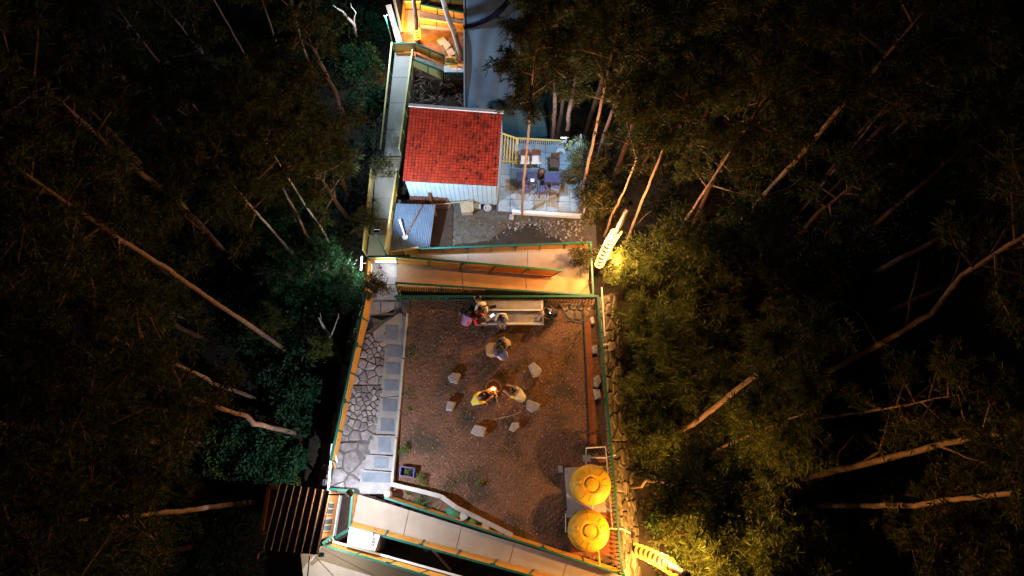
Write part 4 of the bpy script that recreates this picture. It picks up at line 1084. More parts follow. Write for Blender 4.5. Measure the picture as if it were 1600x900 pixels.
def upright(b, u, v, lean=1.0):
    """The height above base b at which a trunk seen to reach u, v stands most nearly upright."""
    best = None
    for i in range(10, 220):
        z = b.z + i * .1; p = W(u, v, z)
        if p.z > 21: break
        e = math.hypot(p.x - b.x, p.y - b.y) / (1 + .06 * i * .1)
        if best is None or e < best[0]: best = (e, p)
    return best[1]
def trunk_tree(label, b, t, w, extra=4.5, crown=None, cs=1.0, mids=(), group=None, bark='bark', cdown=0.0, branches=()):
    B_ = Wt(*b); T = upright(B_, *t)
    pts = [B_]
    for m in mids:
        f = ((m[0] - b[0]) * (t[0] - b[0]) + (m[1] - b[1]) * (t[1] - b[1])) / ((t[0] - b[0]) ** 2 + (t[1] - b[1]) ** 2)
        pts.append(W(m[0], m[1], B_.z + (T.z - B_.z) * f))
    pts.append(T)
    w *= .72; rs = [w * (1 - .4 * i / (len(pts) - 1)) for i in range(len(pts))]
    d = (T - B_).normalized(); d = (d + Vector((0, 0, .5))).normalized()
    if extra:
        ex = min(extra, 19.5 - T.z)
        if ex > .5: pts.append(T + d * ex); rs.append(w * .25)
    br = []
    for bp, r_, dz in branches:
        f = ((bp[0][0] - b[0]) * (t[0] - b[0]) + (bp[0][1] - b[1]) * (t[1] - b[1])) / ((t[0] - b[0]) ** 2 + (t[1] - b[1]) ** 2)
        z0 = B_.z + (T.z - B_.z) * f
        br.append(([W(u, v, z0 + dz * i) for i, (u, v) in enumerate(bp)], r_))
    return tree(label, pts, rs, crown, cs, 'tree', group, bark, br, cdown=cdown)
C = CROWNS
LG, RG = 'tall trees left of the plaza', 'tall trees right of the plaza'
trunk_tree('thick leaning trunk with a second stem, left of the blue shed', (357, 402), (200, 255), .21, 4, C[1], 1.1, [(290, 325)], LG, branches=[([(240, 290), (215, 258), (160, 205)], .10, .9)])
trunk_tree('long thin pale trunk reaching the dark bank left of the landing', (462, 558), (190, 375), .13, 4, C[0], 1.0, [(390, 508), (320, 462), (262, 420)], LG)
trunk_tree('kinked pinkish trunk left of the lower stone paving', (464, 677), (325, 630), .14, 4, C[3], 1.0, [(397, 662), (385, 650), (350, 640)], LG)
trunk_tree('orange lit trunk left of the black ribbed roof', (410, 783), (272, 800), .17, 5, C[3], 1.0, [(350, 790)], LG)
trunk_tree('dim red trunk low at the far left', (335, 694), (60, 668), .19, 3, C[1], 1.0, [(215, 688)], LG)
trunk_tree('white flaked trunk lit by the tube light', (466, 408), (430, 366), .13, 6, C[2], 1.0, [], LG, 'bleach')
trunk_tree('slim white trunk standing in the lit gap above the flaked one', (518, 388), (478, 322), .09, 6, C[0], .9, [(500, 352)], LG, 'bleach')
trunk_tree('reddish stub of a trunk beside the slim white one', (484, 380), (464, 335), .12, 6, C[2], .9, [], LG)
trunk_tree('shadowed grey trunk below the long thin pale trunk', (296, 505), (220, 462), .13, 5, C[0], 1.0, [], LG)
trunk_tree('thin red trunk in the upper left dark', (287, 242), (210, 140), .08, 5, C[1], 1.0, [(255, 200)], LG)
trunk_tree('slender trunk rising through the dark at the far upper left', (300, 205), (228, 108), .08, 5, C[3], 1.0, [], LG)
trunk_tree('forked reddish trunk near the top edge, nearest the walkway', (486, 112), (455, 5), .11, 4, C[1], .9, [(470, 60)], LG)
trunk_tree('straight brown trunk near the top edge in the dark', (442, 98), (412, 8), .11, 4, C[0], .9, [], LG)
trunk_tree('faint trunk at the top edge, farther left than the brown one', (390, 100), (335, 0), .10, 4, C[3], .9, [], LG)
trunk_tree('short reddish trunk above the thick leaning pair', (340, 290), (318, 258), .10, 6, C[2], .9, [], LG)
trunk_tree('dead looking pale stem in the far left dark', (182, 603), (60, 545), .12, 4, C[5], 1.0, [(125, 578)], LG)
trunk_tree('red brown trunk above the kinked pinkish one', (400, 622), (250, 560), .12, 4, C[1], 1.0, [(338, 601), (300, 580)], LG)
trunk_tree('stubby pale trunk behind the round lit bush', (330, 698), (276, 684), .13, 6, C[0], 1.0, [], LG)
# right side
trunk_tree('leaning trunk rising beside the rope lit tree', (975, 388), (1030, 250), .10, 5, C[4], 1.0, [(1000, 322)], RG, branches=[([(985, 360), (1000, 345), (1018, 330)], .04, .3)])
trunk_tree('slim orange trunk between the rope lit tree and the big leaning one', (1043, 390), (1138, 243), .095, 5, C[1], 1.0, [(1092, 312)], RG)
trunk_tree('big leaning orange trunk high on the right', (1100, 410), (1305, 178), .14, 5, C[0], 1.05, [(1175, 325), (1245, 250)], RG, branches=[([(1195, 305), (1230, 295), (1262, 270)], .04, .5)])
trunk_tree('curving trunk with a side shoot in the middle of the right wood', (1278, 590), (1503, 430), .17, 4, C[3], 1.0, [(1370, 540), (1455, 490)], RG, branches=[([(1412, 512), (1428, 450), (1436, 405)], .05, .8), ([(1370, 535), (1340, 490), (1310, 470)], .04, .7), ([(1470, 475), (1490, 440), (1500, 400)], .05, .6)])
trunk_tree('short crooked orange trunk above the pale kinked one', (1050, 680), (1168, 595), .16, 4, C[4], .95, [(1090, 658), (1123, 632)], RG, branches=[([(1085, 660), (1100, 640), (1118, 625)], .05, .3)])
trunk_tree('long bright trunk with forked shoots near the right edge', (1253, 748), (1600, 670), .18, 3, C[0], 1.0, [(1340, 728), (1400, 712), (1480, 692)], RG, branches=[([(1340, 728), (1375, 705), (1384, 670), (1390, 640)], .07, .9), ([(1306, 735), (1312, 705), (1334, 680)], .05, .7), ([(1482, 692), (1510, 680), (1520, 650)], .05, .9), ([(1470, 695), (1510, 715), (1550, 724)], .05, .6), ([(1530, 682), (1545, 640), (1545, 620)], .04, .7)])
trunk_tree('straight orange trunk lying lowest on the right', (1267, 790), (1592, 769), .15, 4, C[3], 1.0, [(1430, 790), (1470, 783)], RG)
trunk_tree('thin grey trunk in the dark high on the right', (1250, 333), (1352, 205), .08, 5, C[1], 1.0, [], RG)
trunk_tree('orange trunk with leafy shoots right of the tiled terrace', (905, 345), (948, 120), .11, 2.5, C[0], 1.0, [(912, 290), (928, 215)], RG, cdown=.2)
trunk_tree('shaded trunk between the terrace and the rope lit tree', (943, 372), (976, 296), .09, 6, C[5], .9, [(958, 332)], RG)
trunk_tree('thin straight trunk growing through the near side of the terrace', (815, 340), (830, 150), .085, 2.4, C[0], .85, [(818, 290), (824, 225)], RG, cdown=.08)
trunk_tree('small zigzag pale trunk at the foot of the right stone wall', (978, 762), (1102, 757), .085, 2, YOUNG[1], 1.0, [(1003, 760), (1010, 750), (1060, 757)], RG)
trunk_tree('short trunk among olive leaves below the crooked orange one', (1120, 702), (1200, 668), .09, 3, YOUNG[0], 1.1, [], RG)
trunk_tree('pale stem almost hidden by leaves above the long bright trunk', (1240, 660), (1375, 640), .09, 4, C[5], 1.0, [], RG)
# trees by the upper walkway
tree('grey trunk leaning past the upper yard toward the platform', [W(722, 90, -4.6), W(711, 55, -3.2), W(700, 25, -1.6), W(684, -25, .5)], [.16, .15, .13, .10], None, 1, 'tree', None, 'bleach')
tree('bleached bare tree forking left of the top walkway', [Wt(557, 60), W(553, 38, -3.0), W(535, 18, -1.6), W(520, 8, -.8)], [.09, .08, .05, .02], None, 1, 'tree', None, 'bleach', [([W(553, 38, -3.0), W(555, 20, -2.0), W(548, 5, -1.2)], .05)])
tree('bleached forked bare tree beside the left paving fence', [Wt(533, 568), W(520, 535, -1.2), W(508, 515, -.5), W(498, 496, .3)], [.10, .085, .06, .03], None, 1, 'tree', None, 'bleach', [([W(517, 530, -1.1), W(524, 508, -.6), W(529, 490, -.1)], .045), ([W(508, 515, -.5), W(503, 505, -.2), W(500, 488, .3)], .03)])

# rope lit trunks
def rope_tree(label, pts, radii, t0, t1, turns, r, power, crown, cs, mg, extra=None, nlights=3, away=(0, 0, 0), col=WARM):
    root = tree(label, pts, radii, crown, cs, 'tree', None, 'wood')
    segs = [0]
    for i in range(len(pts) - 1): segs.append(segs[-1] + (pts[i + 1] - pts[i]).length)
    def at(t):
        l = t * segs[-1]
        for i in range(len(pts) - 1):
            if l <= segs[i + 1] + 1e-6: return lerp(pts[i], pts[i + 1], (l - segs[i]) / (segs[i + 1] - segs[i]))
        return pts[-1]
    n = int(turns * 18); h = []
    for i in range(n + 1):
        a = 2 * math.pi * turns * i / n; c = at(t0 + (t1 - t0) * i / n)
        h.append(c + Vector((math.cos(a) * r, math.sin(a) * r, 0)))
    rl = thing('rope_light', label.split(' ')[0] + ' rope light wound round ' + extra, 'rope light', h[0], 'rope lights wound round trunks')
    MB().tube(h, .045, 8).build('cord', mg, rl, smooth=True)
    for k in range(nlights):
        c = at(t0 + (t1 - t0) * (k + .6) / nlights)
        w = Vector(away); w = Matrix.Rotation(rad((185, 100, 250, -25)[k % 4]), 3, 'Z') @ w
        point(rl, 'rope_glow', c + w, power * (.25 + .5 * (k + .5) / nlights * 3) / nlights / 1.0, col, .12)
b1 = Wt(955, 436)
rope_tree('white-glowing tree standing beside the right end of the middle ramps', [W(932, 424, -2.0), W(941, 402, .2), W(952, 380, 2.0), W(966, 357, 3.9), W(985, 318, 7.0)], [.15, .14, .13, .12, .08], .10, .62, 10, .165, P_ROPE, None, 1, M['ropewhite'], 'the trunk beside the middle ramps', 4, (-.36, -.30, 0), (1.0, .50, .17))
rope_tree('yellow-glowing tree at the bottom right beyond the stone wall', [W(988, 857, -1.9), W(1012, 866, .2), W(1034, 877, 2.2), W(1053, 888, 3.8), W(1075, 898, 6.0)], [.16, .15, .14, .13, .08], .04, .72, 8, .22, P_ROPE * .95, None, 1, M['ropelight'], 'the trunk at the bottom right', 4, (-.45, .25, 0), WARM)
rope_tree('orange-glowing pale tree standing in the upper yard', [W(653, 66, -4.6), W(652, 52, -3.6), W(650, 30, -2.0), W(643, -30, 1.5)], [.13, .12, .11, .09], .06, .26, 4, .15, 620, None, 1, M['ropelight'], 'the pale trunk in the upper yard', 2, (.30, -.05, 0), (1.0, .45, .08))

# dim trees that fill the wood on both sides
def place_fill():
    spots = []
    L = [(20, 60), (110, 40), (200, 30), (290, 60), (30, 170), (130, 190), (60, 290), (150, 330), (40, 420), (120, 480), (60, 600), (140, 680), (40, 740), (230, 760), (120, 830), (215, 850), (40, 900), (190, 640), (380, 180), (430, 260), (500, 200), (500, 270), (300, 330), (215, 545), (180, 420), (300, 180), (470, 60), (250, 470)]
    Rr = [(868, 70), (918, 60), (895, 135), (960, 40), (960, 170), (1010, 110), (1060, 30), (1120, 120), (1040, 190), (1180, 50), (1250, 110), (1330, 60), (1420, 110), (1500, 60), (1570, 140), (1400, 200), (1500, 240), (1580, 300), (1330, 300), (1560, 420), (1160, 460), (1200, 560), (1500, 760), (1580, 860), (1420, 850), (1120, 250), (1200, 200)]
    for lst, g in ((L, 'dim trees in the dark wood on the left'), (Rr, 'dim trees in the dark wood on the right')):
        for i, (u, v) in enumerate(lst):
            zc = R.uniform(.3, 2.6)
            if u < 180 or u > 1480 or v < 120: zc += 3
            P = W(u + R.uniform(-12, 12), v + R.uniform(-12, 12), zc)
            B_ = Vector((P.x + R.uniform(-.4, .4), P.y + R.uniform(-.4, .4), terrain(P.x, P.y) - .1))
            side = 'left' if lst is L else 'right'
            zone = ['along the top edge', 'beside the upper walkways and roofs', 'level with the plaza', 'along the bottom'][min(3, int(max(0, v) / (110 if v < 110 else 230 if v < 690 else 225)))]
            zone += ', outer margin' if (u < 140 or u > 1400) else ''
            tree('dim feathery tree of the dark %s wood, %s' % (side, zone), [B_, lerp(B_, P, .5) + Vector((R.uniform(-.2, .2), R.uniform(-.2, .2), 0)), P + Vector((0, 0, 1.5))], [R.uniform(.09, .15), .10, .04], R.choice(CROWNS[:4] + CROWNS[5:]), R.uniform(.85, 1.1), 'tree', g, 'wood', cdown=.5 if 840 < u < 1000 and v < 200 else .12)
place_fill()
# young trees low in the lit right wood
for i, (u, v, z, s, c, lab) in enumerate([(985, 420, -.2, 1.0, 2, 'bright yellow green sapling just right of the rope lit trunk'), (1000, 505, -.5, .9, 1, 'soft green sapling right of the top of the stone wall'), (1040, 540, .6, 1.1, 1, 'feathery sapling in the olive thicket level with the fire'),
        (1090, 470, 1.2, 1.2, 1, 'tall sapling below the big leaning orange trunk'), (1010, 610, -.6, .9, 0, 'olive sapling beside the middle of the right stone wall'), (1080, 600, .4, 1.1, 1, 'sapling behind the short crooked trunk'), (1150, 620, 1.0, 1.2, 1, 'broad sapling right of the short crooked trunk'),
        (1020, 690, -.5, .9, 0, 'sapling left of the foot of the crooked orange trunk'), (1175, 745, .6, 1.0, 0, 'olive sapling at the end of the zigzag pale trunk'), (1210, 690, 1.2, 1.2, 1, 'sapling between the short trunk and the long bright trunk'), (1125, 838, .2, 1.0, 0, 'yellowish sapling below the zigzag trunk'),
        (1075, 835, -.9, .8, 0, 'small yellow lit sapling above the bottom rope light'), (1130, 880, .6, 1.2, 2, 'bright star leaved sapling right of the bottom rope light'), (1200, 860, 1.0, 1.3, 0, 'wide star leaved sapling farther right of the bottom rope light'), (1260, 890, 1.2, 1.2, 0, 'sapling at the bottom edge right of the wide star leaved one'),
        (1060, 400, 1.8, 1.2, 1, 'dense sapling around the foot of the slim orange trunk'), (1150, 380, 2.0, 1.2, 1, 'sapling under the big leaning trunk high on the right'), (908, 402, -.2, .55, 3, 'leafy shoot hanging over the right end of the middle ramps'), (914, 262, -.5, .95, 3, 'spiky shoot overhanging the right side of the terrace'),
        (592, 447, 1.0, .5, 3, 'leafy branch hanging over the landing with the tube light'), (578, 345, -1.3, .55, 3, 'dark shoot overhanging the lower left steps'), (600, 262, -1.4, .5, 3, 'dark shoot overhanging the upper left steps'), (425, 508, -1.0, .7, 1, 'green sapling in the shade below the long thin pale trunk'), (452, 432, -.6, .9, 4, 'green lit sapling below the white flaked trunk'), (508, 418, -.4, .95, 4, 'green lit sapling between the slim white trunk and the landing'), (548, 452, -.4, .8, 4, 'dense green sapling at the top of the left paving fence'), (445, 322, -.8, .9, 4, 'green sapling behind the slim white trunk'), (362, 322, -.8, .9, 4, 'green sapling right of the thick leaning pair'), (928, 315, -.7, .8, 3, 'olive sapling at the near right corner of the terrace'), (505, 545, -.6, .6, 2, 'small bright fern like sapling beside the forked bare tree')]):
    P = W(u, v, z); B_ = Vector((P.x, P.y, terrain(P.x, P.y) - .1))
    if 560 < u < 620 and v > 200: B_ = Vector((P.x - 1.4, P.y, terrain(P.x - 1.4, P.y)))
    if u in (908, 912): B_ = Vector((P.x + 1.2, P.y, terrain(P.x + 1.2, P.y)))
    tree(lab, [B_, lerp(B_, P, .6), P + Vector((0, 0, .8 * s))], [.06, .045, .015], YOUNG[c], s, 'tree', 'young trees round the plaza', name='sapling', cdown=.35)

# undergrowth and bushes
OUT = [(596, -60), (600, 250), (572, 395), (553, 470), (492, 755), (412, 748), (396, 960), (1012, 960), (985, 700), (968, 470), (935, 400), (918, 330), (908, 215), (870, 160), (830, -60)]
def undergrowth(name, x0, x1, n, m, lw, ll):
    C_, A_ = [], []
    while n > 0:
        x, y = R.uniform(x0, x1), R.uniform(-8, 34)
        z = terrain(x, y); u, v = PX((x, y, z))
        if inpoly(u, v, OUT) or not (-80 < u < 1680 and -80 < v < 980): continue
        n -= 1
        r = R.uniform(.35, .85); h = R.uniform(.5, 1.2)
        k = int(90 * r * r / .36)
        for _ in range(min(k, 260)):
            a, e = R.uniform(0, 6.283), math.acos(R.uniform(0, 1)); q = R.uniform(.75, 1.05)
            d = (math.cos(a) * math.sin(e), math.sin(a) * math.sin(e), math.cos(e))
            C_.append((x + d[0] * r * q, y + d[1] * r * q, z + d[2] * h * q)); A_.append(d)
    c = np.array(C_); d = np.array(A_) * .6 + NR.normal(size=c.shape) * .55
    o = link(name, leaf_mesh(name, c, d, ll, lw, m, .2)); o['kind'] = 'stuff'; return o
undergrowth('undergrowth', -25, -4.5, 900, [M['shrub'], M['leafdark']], .085, .17)
undergrowth('undergrowth', 3.0, 25, 700, [M['shrubolive'], M['leafdark']], .085, .17)
def bush_mesh(r, h, n, mats, ll, lw):
    C_, A_ = [], []
    lobes = [(R.gauss(0, r * .45), R.gauss(0, r * .45), R.uniform(.45, .9) * h, R.uniform(.35, .6) * r) for _ in range(9)]
    for _ in range(n):
        lx, ly, lz, lr = R.choice(lobes)
        d = Vector((R.gauss(0, 1), R.gauss(0, 1), R.gauss(.3, 1))).normalized(); q = R.uniform(.7, 1.05)
        C_.append((lx + d.x * lr * q, ly + d.y * lr * q, max(.03, lz + d.z * lr * .8 * q))); A_.append(tuple(d))
    c = np.array(C_); d = np.array(A_) * .7 + NR.normal(size=c.shape) * .5
    return leaf_mesh('foliage', c, d, ll, lw, mats, .2)
BUSH = [bush_mesh(1.0, 1.2, 2600, [M['shrub']], .16, .085), bush_mesh(.9, 1.0, 2200, [M['shrubolive'], M['weed']], .16, .085), bush_mesh(.5, .5, 500, [M['weed']], .13, .05)]
stem_me = MB()
for k in range(5): stem_me.tube([(0, 0, 0), (R.gauss(0, .25), R.gauss(0, .25), .6)], [.03, .012], 5)
stem_me = stem_me.mesh('stem', M['bark'])
def bush(u, v, s, c, label, z=None, name='bush', cat='bush', group=None):
    p = Wt(u, v) if z is None else W(u, v, z)
    root = thing(name, label, cat, p, group)
    for nm, me in (('foliage', BUSH[c]), ('stem', stem_me)):
        o = link(nm, me, root); o.scale = (s,) * 3 if nm == 'foliage' else (s * .6,) * 3; o.rotation_euler = (0, 0, R.uniform(0, 6.2))
for u, v, s, c, lab in [(365, 700, 1.15, 1, 'round lit bush in the middle of the dark left bank'), (400, 705, 1.0, 0, 'deep green bush adjoining the round lit one'), (440, 720, 1.1, 0, 'green bush nearest the bottom of the left stone wall'), (450, 765, .8, 1, 'bright green bush behind the black ribbed roof'), (420, 770, .7, 1, 'pale green bush left of the black ribbed roof'),
        (470, 600, 1.1, 0, 'dark green bush below the forked bare tree'), (440, 520, 1.1, 0, 'teal lit bush beside the end of the long thin trunk'), (490, 640, 1.0, 0, 'dark bush against the left stone wall'), (500, 470, 1.0, 0, 'glossy bush left of the landing'), (420, 385, .9, 0, 'teal lit bush below the white flaked trunk'), (465, 330, .8, 0, 'lit bush in the gap above the slim white trunk'), (345, 310, .8, 0, 'bright green bush right of the thick leaning pair of trunks'), (415, 315, .7, 0, 'small green bush between the leaning pair and the slim white trunk'),
        (540, 40, 1.1, 0, 'lit green bush beside the white plank'), (520, 10, 1.1, 0, 'green bush at the top edge by the bleached bare tree'), (570, 110, 1.0, 0, 'grey green bush left of the top walkway'), (585, 60, .9, 0, 'bush right beside the lit white plank'), (580, 160, .8, 0, 'dim bush along the outer side of the long left walkway'),
        (1000, 560, .8, 1, 'green bush halfway along the right stone wall'), (1010, 650, .9, 1, 'olive bush at the foot of the crooked orange trunk'), (1045, 722, .7, 1, 'bush above the zigzag pale trunk'), (1030, 808, .8, 1, 'warm lit bush below the zigzag pale trunk'), (990, 540, .6, 1, 'small bush beside the white pole on the right wall'), (1080, 860, .9, 1, 'yellow lit bush right beside the bottom rope light'), (1160, 800, 1.0, 1, 'low bush below the olive sapling')]:
    bush(u, v, s, c, lab)
for u, v, s, lab in [(660, 750, .45, 'leafy green plant right of the purple crate'), (632, 705, .38, 'weedy plant beside the kerb of the path'), (637, 768, .3, 'first small plant in the planter'), (655, 780, .36, 'middle bushy plant in the planter'), (664, 786, .26, 'small plant right of the bushy one in the planter'), (748, 757, .3, 'low weed on the soil right of the crate')]:
    bush(u, v, s, 2, lab, .05, 'plant', 'plant')
bush(636, 738, .30, 2, 'seedlings filling the purple crate', .1, 'plant', 'plant')

# litter, weeds and pebbles on the soil
def scatter(name, poly, z, n, size, m, flat=True, wd=.6):
    us, vs = [p[0] for p in poly], [p[1] for p in poly]
    c = []
    while len(c) < n:
        u, v = R.uniform(min(us), max(us)), R.uniform(min(vs), max(vs))
        if inpoly(u, v, poly): c.append(tuple(W(u, v, z)))
    c = np.array(c); d = NR.normal(size=c.shape); d[:, 2] = .15 * d[:, 2] + (.1 if flat else 1.2)
    o = link(name, leaf_mesh(name, c, d, size, size * wd, [m], .3)); o['kind'] = 'stuff'
IN = [(642, 485), (905, 485), (925, 690), (880, 730), (885, 850), (800, 826), (700, 778), (622, 750), (630, 690)]
scatter('leaf_litter', IN, .05, 5000, .06, M['litter'])
scatter('pebbles', IN, .035, 500, .07, M['rock'], True, .8)
wp = []
for u, v, r_ in [(646, 545, 9), (642, 560, 8), (640, 610, 8), (632, 700, 10), (812, 575, 12), (890, 535, 14), (860, 500, 10), (800, 670, 12), (765, 740, 22), (890, 560, 12), (760, 575, 14), (700, 760, 12), (720, 745, 14), (905, 520, 8), (745, 735, 12), (790, 705, 14), (640, 640, 6)]:
    for _ in range(55):
        wp.append(tuple(W(u + R.gauss(0, r_ * .5), v + R.gauss(0, r_ * .5), .03)))
wp = np.array(wp); wd_ = NR.normal(size=wp.shape); wd_[:, 2] = abs(wd_[:, 2]) + .4
o = link('weeds', leaf_mesh('weeds', wp, wd_, .10, .03, [M['weed']], .4)); o['kind'] = 'stuff'
scatter('leaf_litter', [(780, 345), (915, 345), (912, 378), (700, 384), (705, 335)], -2.95, 420, .08, M['litter'])
scatter('rubble', [(795, 345), (912, 345), (910, 374), (770, 380)], -2.92, 260, .13, M['rock'], True, .9)
scatter('fallen_twigs', [(640, 118), (725, 130), (725, 168), (645, 165)], -4.9, 130, .7, M['timber'], True, .06)

# ------------------------------------------------------------------ people
PEOPLE = []
def person(label, uv, z0, yaw, pose, shirt, trousers, lean=.35, hair='short', seat=.42, sleeve=None, arms='front', headtilt=.5, shoes='black'):
    sk = {}; sit = pose != 'stand'
    hz = {'sit': seat + .10, 'ground': .16, 'squat': .30, 'stand': .92}[pose]
    V, E, Rr, Tg = [], [], [], []
    def add(p, r, par, tg):
        V.append(Vector(p)); Rr.append(r); Tg.append(tg)
        if par is not None: E.append((par, len(V) - 1))
        return len(V) - 1
    sl, cl = math.sin(lean), math.cos(lean)
    pel = add((0, 0, hz), .125, None, 't')
    sp = add((0, .20 * sl, hz + .20 * cl), .125, pel, 's')
    ch = add((0, .42 * sl, hz + .42 * cl), .14, sp, 's')
    nb = add((0, .53 * sl, hz + .53 * cl), .06, ch, 's')
    h2 = lean + headtilt
    nk = add((0, .53 * sl + .07 * math.sin(h2), hz + .53 * cl + .07 * math.cos(h2)), .05, nb, 'k')
    hc = V[nk] + Vector((0, math.sin(h2), math.cos(h2))) * .11
    hd = add(hc, .098, nk, 'k')
    ht = add(hc + Vector((0, math.sin(h2), math.cos(h2))) * .09, .075, hd, 'k')
    fw = Vector((0, math.cos(h2), -math.sin(h2)))
    add(hc + fw * .115 - Vector((0, 0, .01)), .014, hd, 'k')
    for s in (-1, 1): add(hc + Vector((s * .105, 0, -.01)), .018, hd, 'k')
    for s in (-1, 1):
        sh = add(V[ch] + Vector((s * .17, .04 * sl, .06)), .068, ch, 's')
        if arms == 'front': el = V[sh] + Vector((s * .07, .10 + .1 * sl, -.25)); wr = el + Vector((-s * .13, .22, .02))
        elif arms == 'reach': el = V[sh] + Vector((s * .05, .20, -.16)); wr = el + Vector((-s * .05, .25, -.05))
        elif arms == 'up' and s > 0: el = V[sh] + Vector((s * .18, .1, .06)); wr = el + Vector((s * .1, .18, .14))
        else: el = V[sh] + Vector((s * .10, .02, -.26)); wr = el + Vector((-s * .02, .16, -.17))
        e = add(el, .045, sh, 'v'); w = add(wr, .032, e, 'a')
        d = (wr - el).normalized(); sd = d.cross(Vector((0, 0, 1))).normalized()
        pm = add(wr + d * .07, .034, w, 'a')
        for k, (o_, l) in enumerate(((-.03, .06), (-.01, .075), (.01, .072), (.028, .055))):
            f1 = add(wr + d * (.09 + l * .5) + sd * o_ * 1.3, .009, pm, 'a'); add(wr + d * (.09 + l) + sd * o_ * 1.4 - Vector((0, 0, .02)), .008, f1, 'a')
        th = add(wr + d * .05 - sd * s * .045, .011, w, 'a'); add(wr + d * .085 - sd * s * .055, .009, th, 'a')
    for s in (-1, 1):
        hp = add((s * .10, .0, hz - .02), .095, pel, 't')
        if pose == 'sit': kn = Vector((s * .13, .42, hz + .0)); an = Vector((s * .13, .46, hz - .42))
        elif pose == 'ground': kn = Vector((s * .20, .34, .40)); an = Vector((s * .13, .56, .09))
        elif pose == 'squat': kn = Vector((s * .18, .32, .52)); an = Vector((s * .14, .14, .10))
        else: kn = Vector((s * .11, .03, .50)); an = Vector((s * .12, .0, .09))
        k_ = add(kn, .066, hp, 't'); a_ = add(an, .044, k_, 't')
        tf = add(an + Vector((s * .02, .10, -.045)), .04, a_, 'f'); add(an + Vector((s * .025, .17, -.05)), .03, tf, 'f')
    me = bpy.data.meshes.new('body'); me.from_pydata(V, E, []); me.update()
    o = bpy.data.objects.new('body', me); COL.objects.link(o)
    md = o.modifiers.new('skin', 'SKIN'); md.use_smooth_shade = True
    for i, sv in enumerate(me.skin_vertices[0].data): sv.radius = (Rr[i], Rr[i]); sv.use_root = (i == 0)
    o.modifiers.new('sub', 'SUBSURF').levels = 1; o.modifiers['sub'].render_levels = 1
    PEOPLE.append((o, V, E, Tg, label, uv, z0, yaw, shirt, trousers, hair, sleeve, hc, h2, fw, shoes))
    return V
PG = None
person('seated person in a violet and pink outfit left of the seating steps', (727, 509), .0, rad(-30), 'squat', 'violet', 'pink', .5, 'long')
person('seated person in a red top on the lower seating step', (742, 500), .0, rad(-125), 'sit', 'red', 'darkcloth', .35, 'long', .28, arms='front')
person('person in dark clothes with an arm raised behind the red top', (738, 482), .28, rad(-60), 'squat', 'darkcloth', 'darkcloth', .35, 'short', arms='up')
person('person with a cream shirt and grey trousers on the upper seating step', (756, 481), .0, rad(170), 'sit', 'paleyellow', 'greycloth', .5, 'short', .55)
person('seated person in a white top and blue jeans holding a lit phone', (783, 497), .0, rad(185), 'sit', 'whitecloth', 'jeans', .25, 'short', .28, sleeve='paleyellow')
person('dark clothed person alone with a bright phone right of the seating steps', (868, 492), .0, rad(100), 'squat', 'darkcloth', 'navy', .45, 'short')
person('person with dark hair sitting at the tan stone, upper one', (795, 538), .0, rad(110), 'ground', 'card', 'darkcloth', .3, 'short')
person('person in blue sitting at the tan stone, lower one', (788, 560), .0, rad(40), 'ground', 'bluecloth', 'whitecloth', .3, 'long')
person('person in a bright yellow shirt crouching left of the fire', (740, 632), .0, rad(-62), 'squat', 'yellowcloth', 'navy', .5, 'short', arms='reach')
person('person in a white shirt with a yellow sleeve right of the fire', (818, 625), .0, rad(60), 'squat', 'whitecloth', 'timber', .55, 'short', sleeve='yellowcloth', arms='reach')
bpy.context.view_layer.update()
dg = bpy.context.evaluated_depsgraph_get()
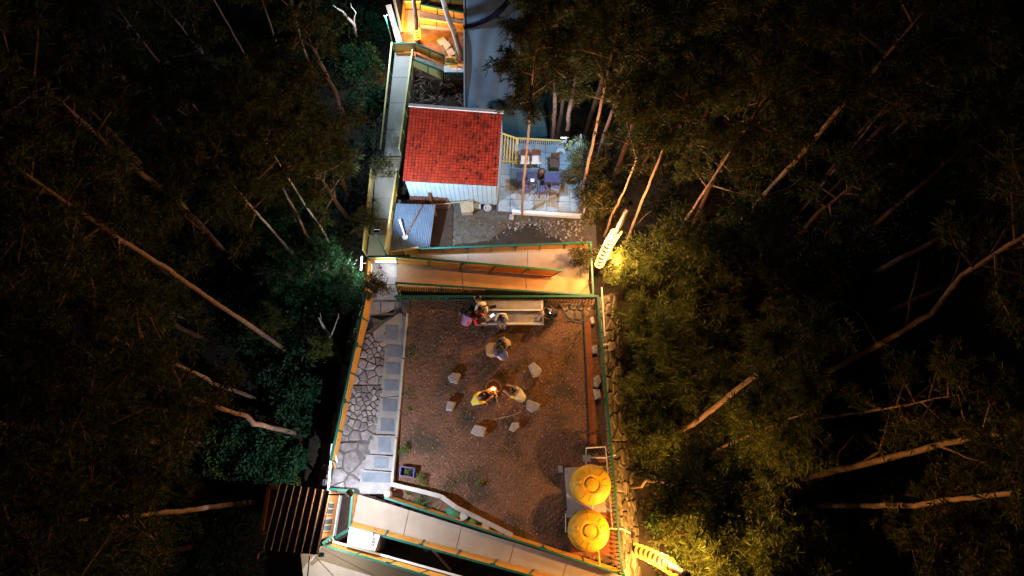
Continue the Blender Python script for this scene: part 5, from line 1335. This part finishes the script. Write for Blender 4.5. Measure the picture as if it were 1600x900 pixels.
for (o, V, E, Tg, label, uv, z0, yaw, shirt, trousers, hair, sleeve, hc, h2, fw, shoes) in PEOPLE:
    me = bpy.data.meshes.new_from_object(o.evaluated_get(dg))
    bpy.data.objects.remove(o)
    me.materials.clear()
    for k in (M['skin'], M[shirt], M[trousers], M[shoes], M[sleeve or shirt]): me.materials.append(k)
    mp = {'k': 0, 's': 1, 't': 2, 'f': 3, 'v': 4, 'a': 0}
    A = np.array([V[a] for a, b in E]); B = np.array([V[b] for a, b in E]); tg = [mp[Tg[b]] for a, b in E]
    D = B - A; DD = (D * D).sum(1) + 1e-9
    idx = []
    for p in me.polygons:
        c = np.array(p.center); t = np.clip(((c - A) * D).sum(1) / DD, 0, 1)
        idx.append(tg[int(np.argmin(np.linalg.norm(A + D * t[:, None] - c, axis=1)))])
    me.polygons.foreach_set('material_index', idx)
    me.polygons.foreach_set('use_smooth', [True] * len(idx))
    root = thing('person', label, 'person', W(*uv, z0), None, yaw)
    link('body', me, root)
    # hair: a shell over the crown and back of the head
    b = MB(); upv = Vector((0, math.sin(h2), math.cos(h2))); sx = Vector((1, 0, 0)); n, m = 12, 7
    for j in range(m + 1):
        for i in range(n):
            a = 2 * math.pi * i / n; ph = math.pi * (.5 + .22 * (1 - math.cos(a - math.pi)) ) if False else (rad(62) + rad(58) * (1 - math.cos(a)) / 2) * j / m
            r_ = .122
            d = upv * math.cos(ph) + (fw * math.cos(a) * 1.08 + sx * math.sin(a)) * math.sin(ph) * (1)
            if math.cos(a) < 0: pass
            b.v.append(tuple(hc + upv * .02 + d * r_ * (1 + R.uniform(-.02, .03))))
    # the front of the fringe is short, the back long
    b.v = []
    for j in range(m + 1):
        for i in range(n):
            a = 2 * math.pi * i / n
            ph = (rad(62) + rad(62) * (1 - math.cos(a)) / 2) * j / m
            d = upv * math.cos(ph) + (fw * math.cos(a) + sx * math.sin(a)) * math.sin(ph)
            b.v.append(tuple(hc + upv * .025 + d * (.124 + R.uniform(-.003, .004))))
    for j in range(m):
        for i in range(n):
            k = j * n + i; k2 = j * n + (i + 1) % n
            b.f.append((k, k + n, k2 + n, k2)); b.m.append(0)
    if hair == 'long':
        p0 = hc - fw * .08 - upv * .02
        b.tube([p0, p0 - fw * .05 - Vector((0, .02, .14)), p0 - Vector((0, .03, .30))], [.085, .08, .03], 8)
    link('hair', b.mesh('hair', M['hair'], smooth=True), root)
def phone(u, v, z, label, rz=.5, s=1.0):
    c = W(u, v, z)
    root = thing('phone', label, 'phone', c, 'lit phones in people\'s hands')
    MB().box(c, (.085 * s, .16 * s, .010), rz).build('body', M['black'], root)
    MB().box(c + Vector((0, 0, .008)), (.078 * s, .15 * s, .006), rz).build('screen', M['screen'], root)
phone(769, 493, .75, 'lit phone held by the person in blue jeans', -1.0, 1.1)
phone(860, 487, .75, 'bright phone held by the person alone at the right', .2, 1.0)
phone(782, 546, .55, 'glowing phone between the two people at the tan stone', .2, .9)
for u, v, lab in ((741, 481, 'white cup on the seating step left of the cream shirt'), (719, 491, 'white cup on the soil left of the violet outfit')):
    c = W(u, v, .55 if u > 740 else .0)
    o = MB().lathe(c, [(.035, 0), (.045, .11), (.04, .11), (.03, .02)], 12).build('cup', M['white'], base=c); tag(o, lab, 'cup')
o = MB().box(W(770, 479.5, .57), (.28, .12, .05), .25).build('pouch', M['black'], base=W(770, 479.5, .55)); tag(o, 'small black pouch on the upper seating step', 'pouch')
print('objects', len(bpy.data.objects), 'tris', sum(len(m.loops) - 2 * len(m.polygons) for m in bpy.data.meshes))
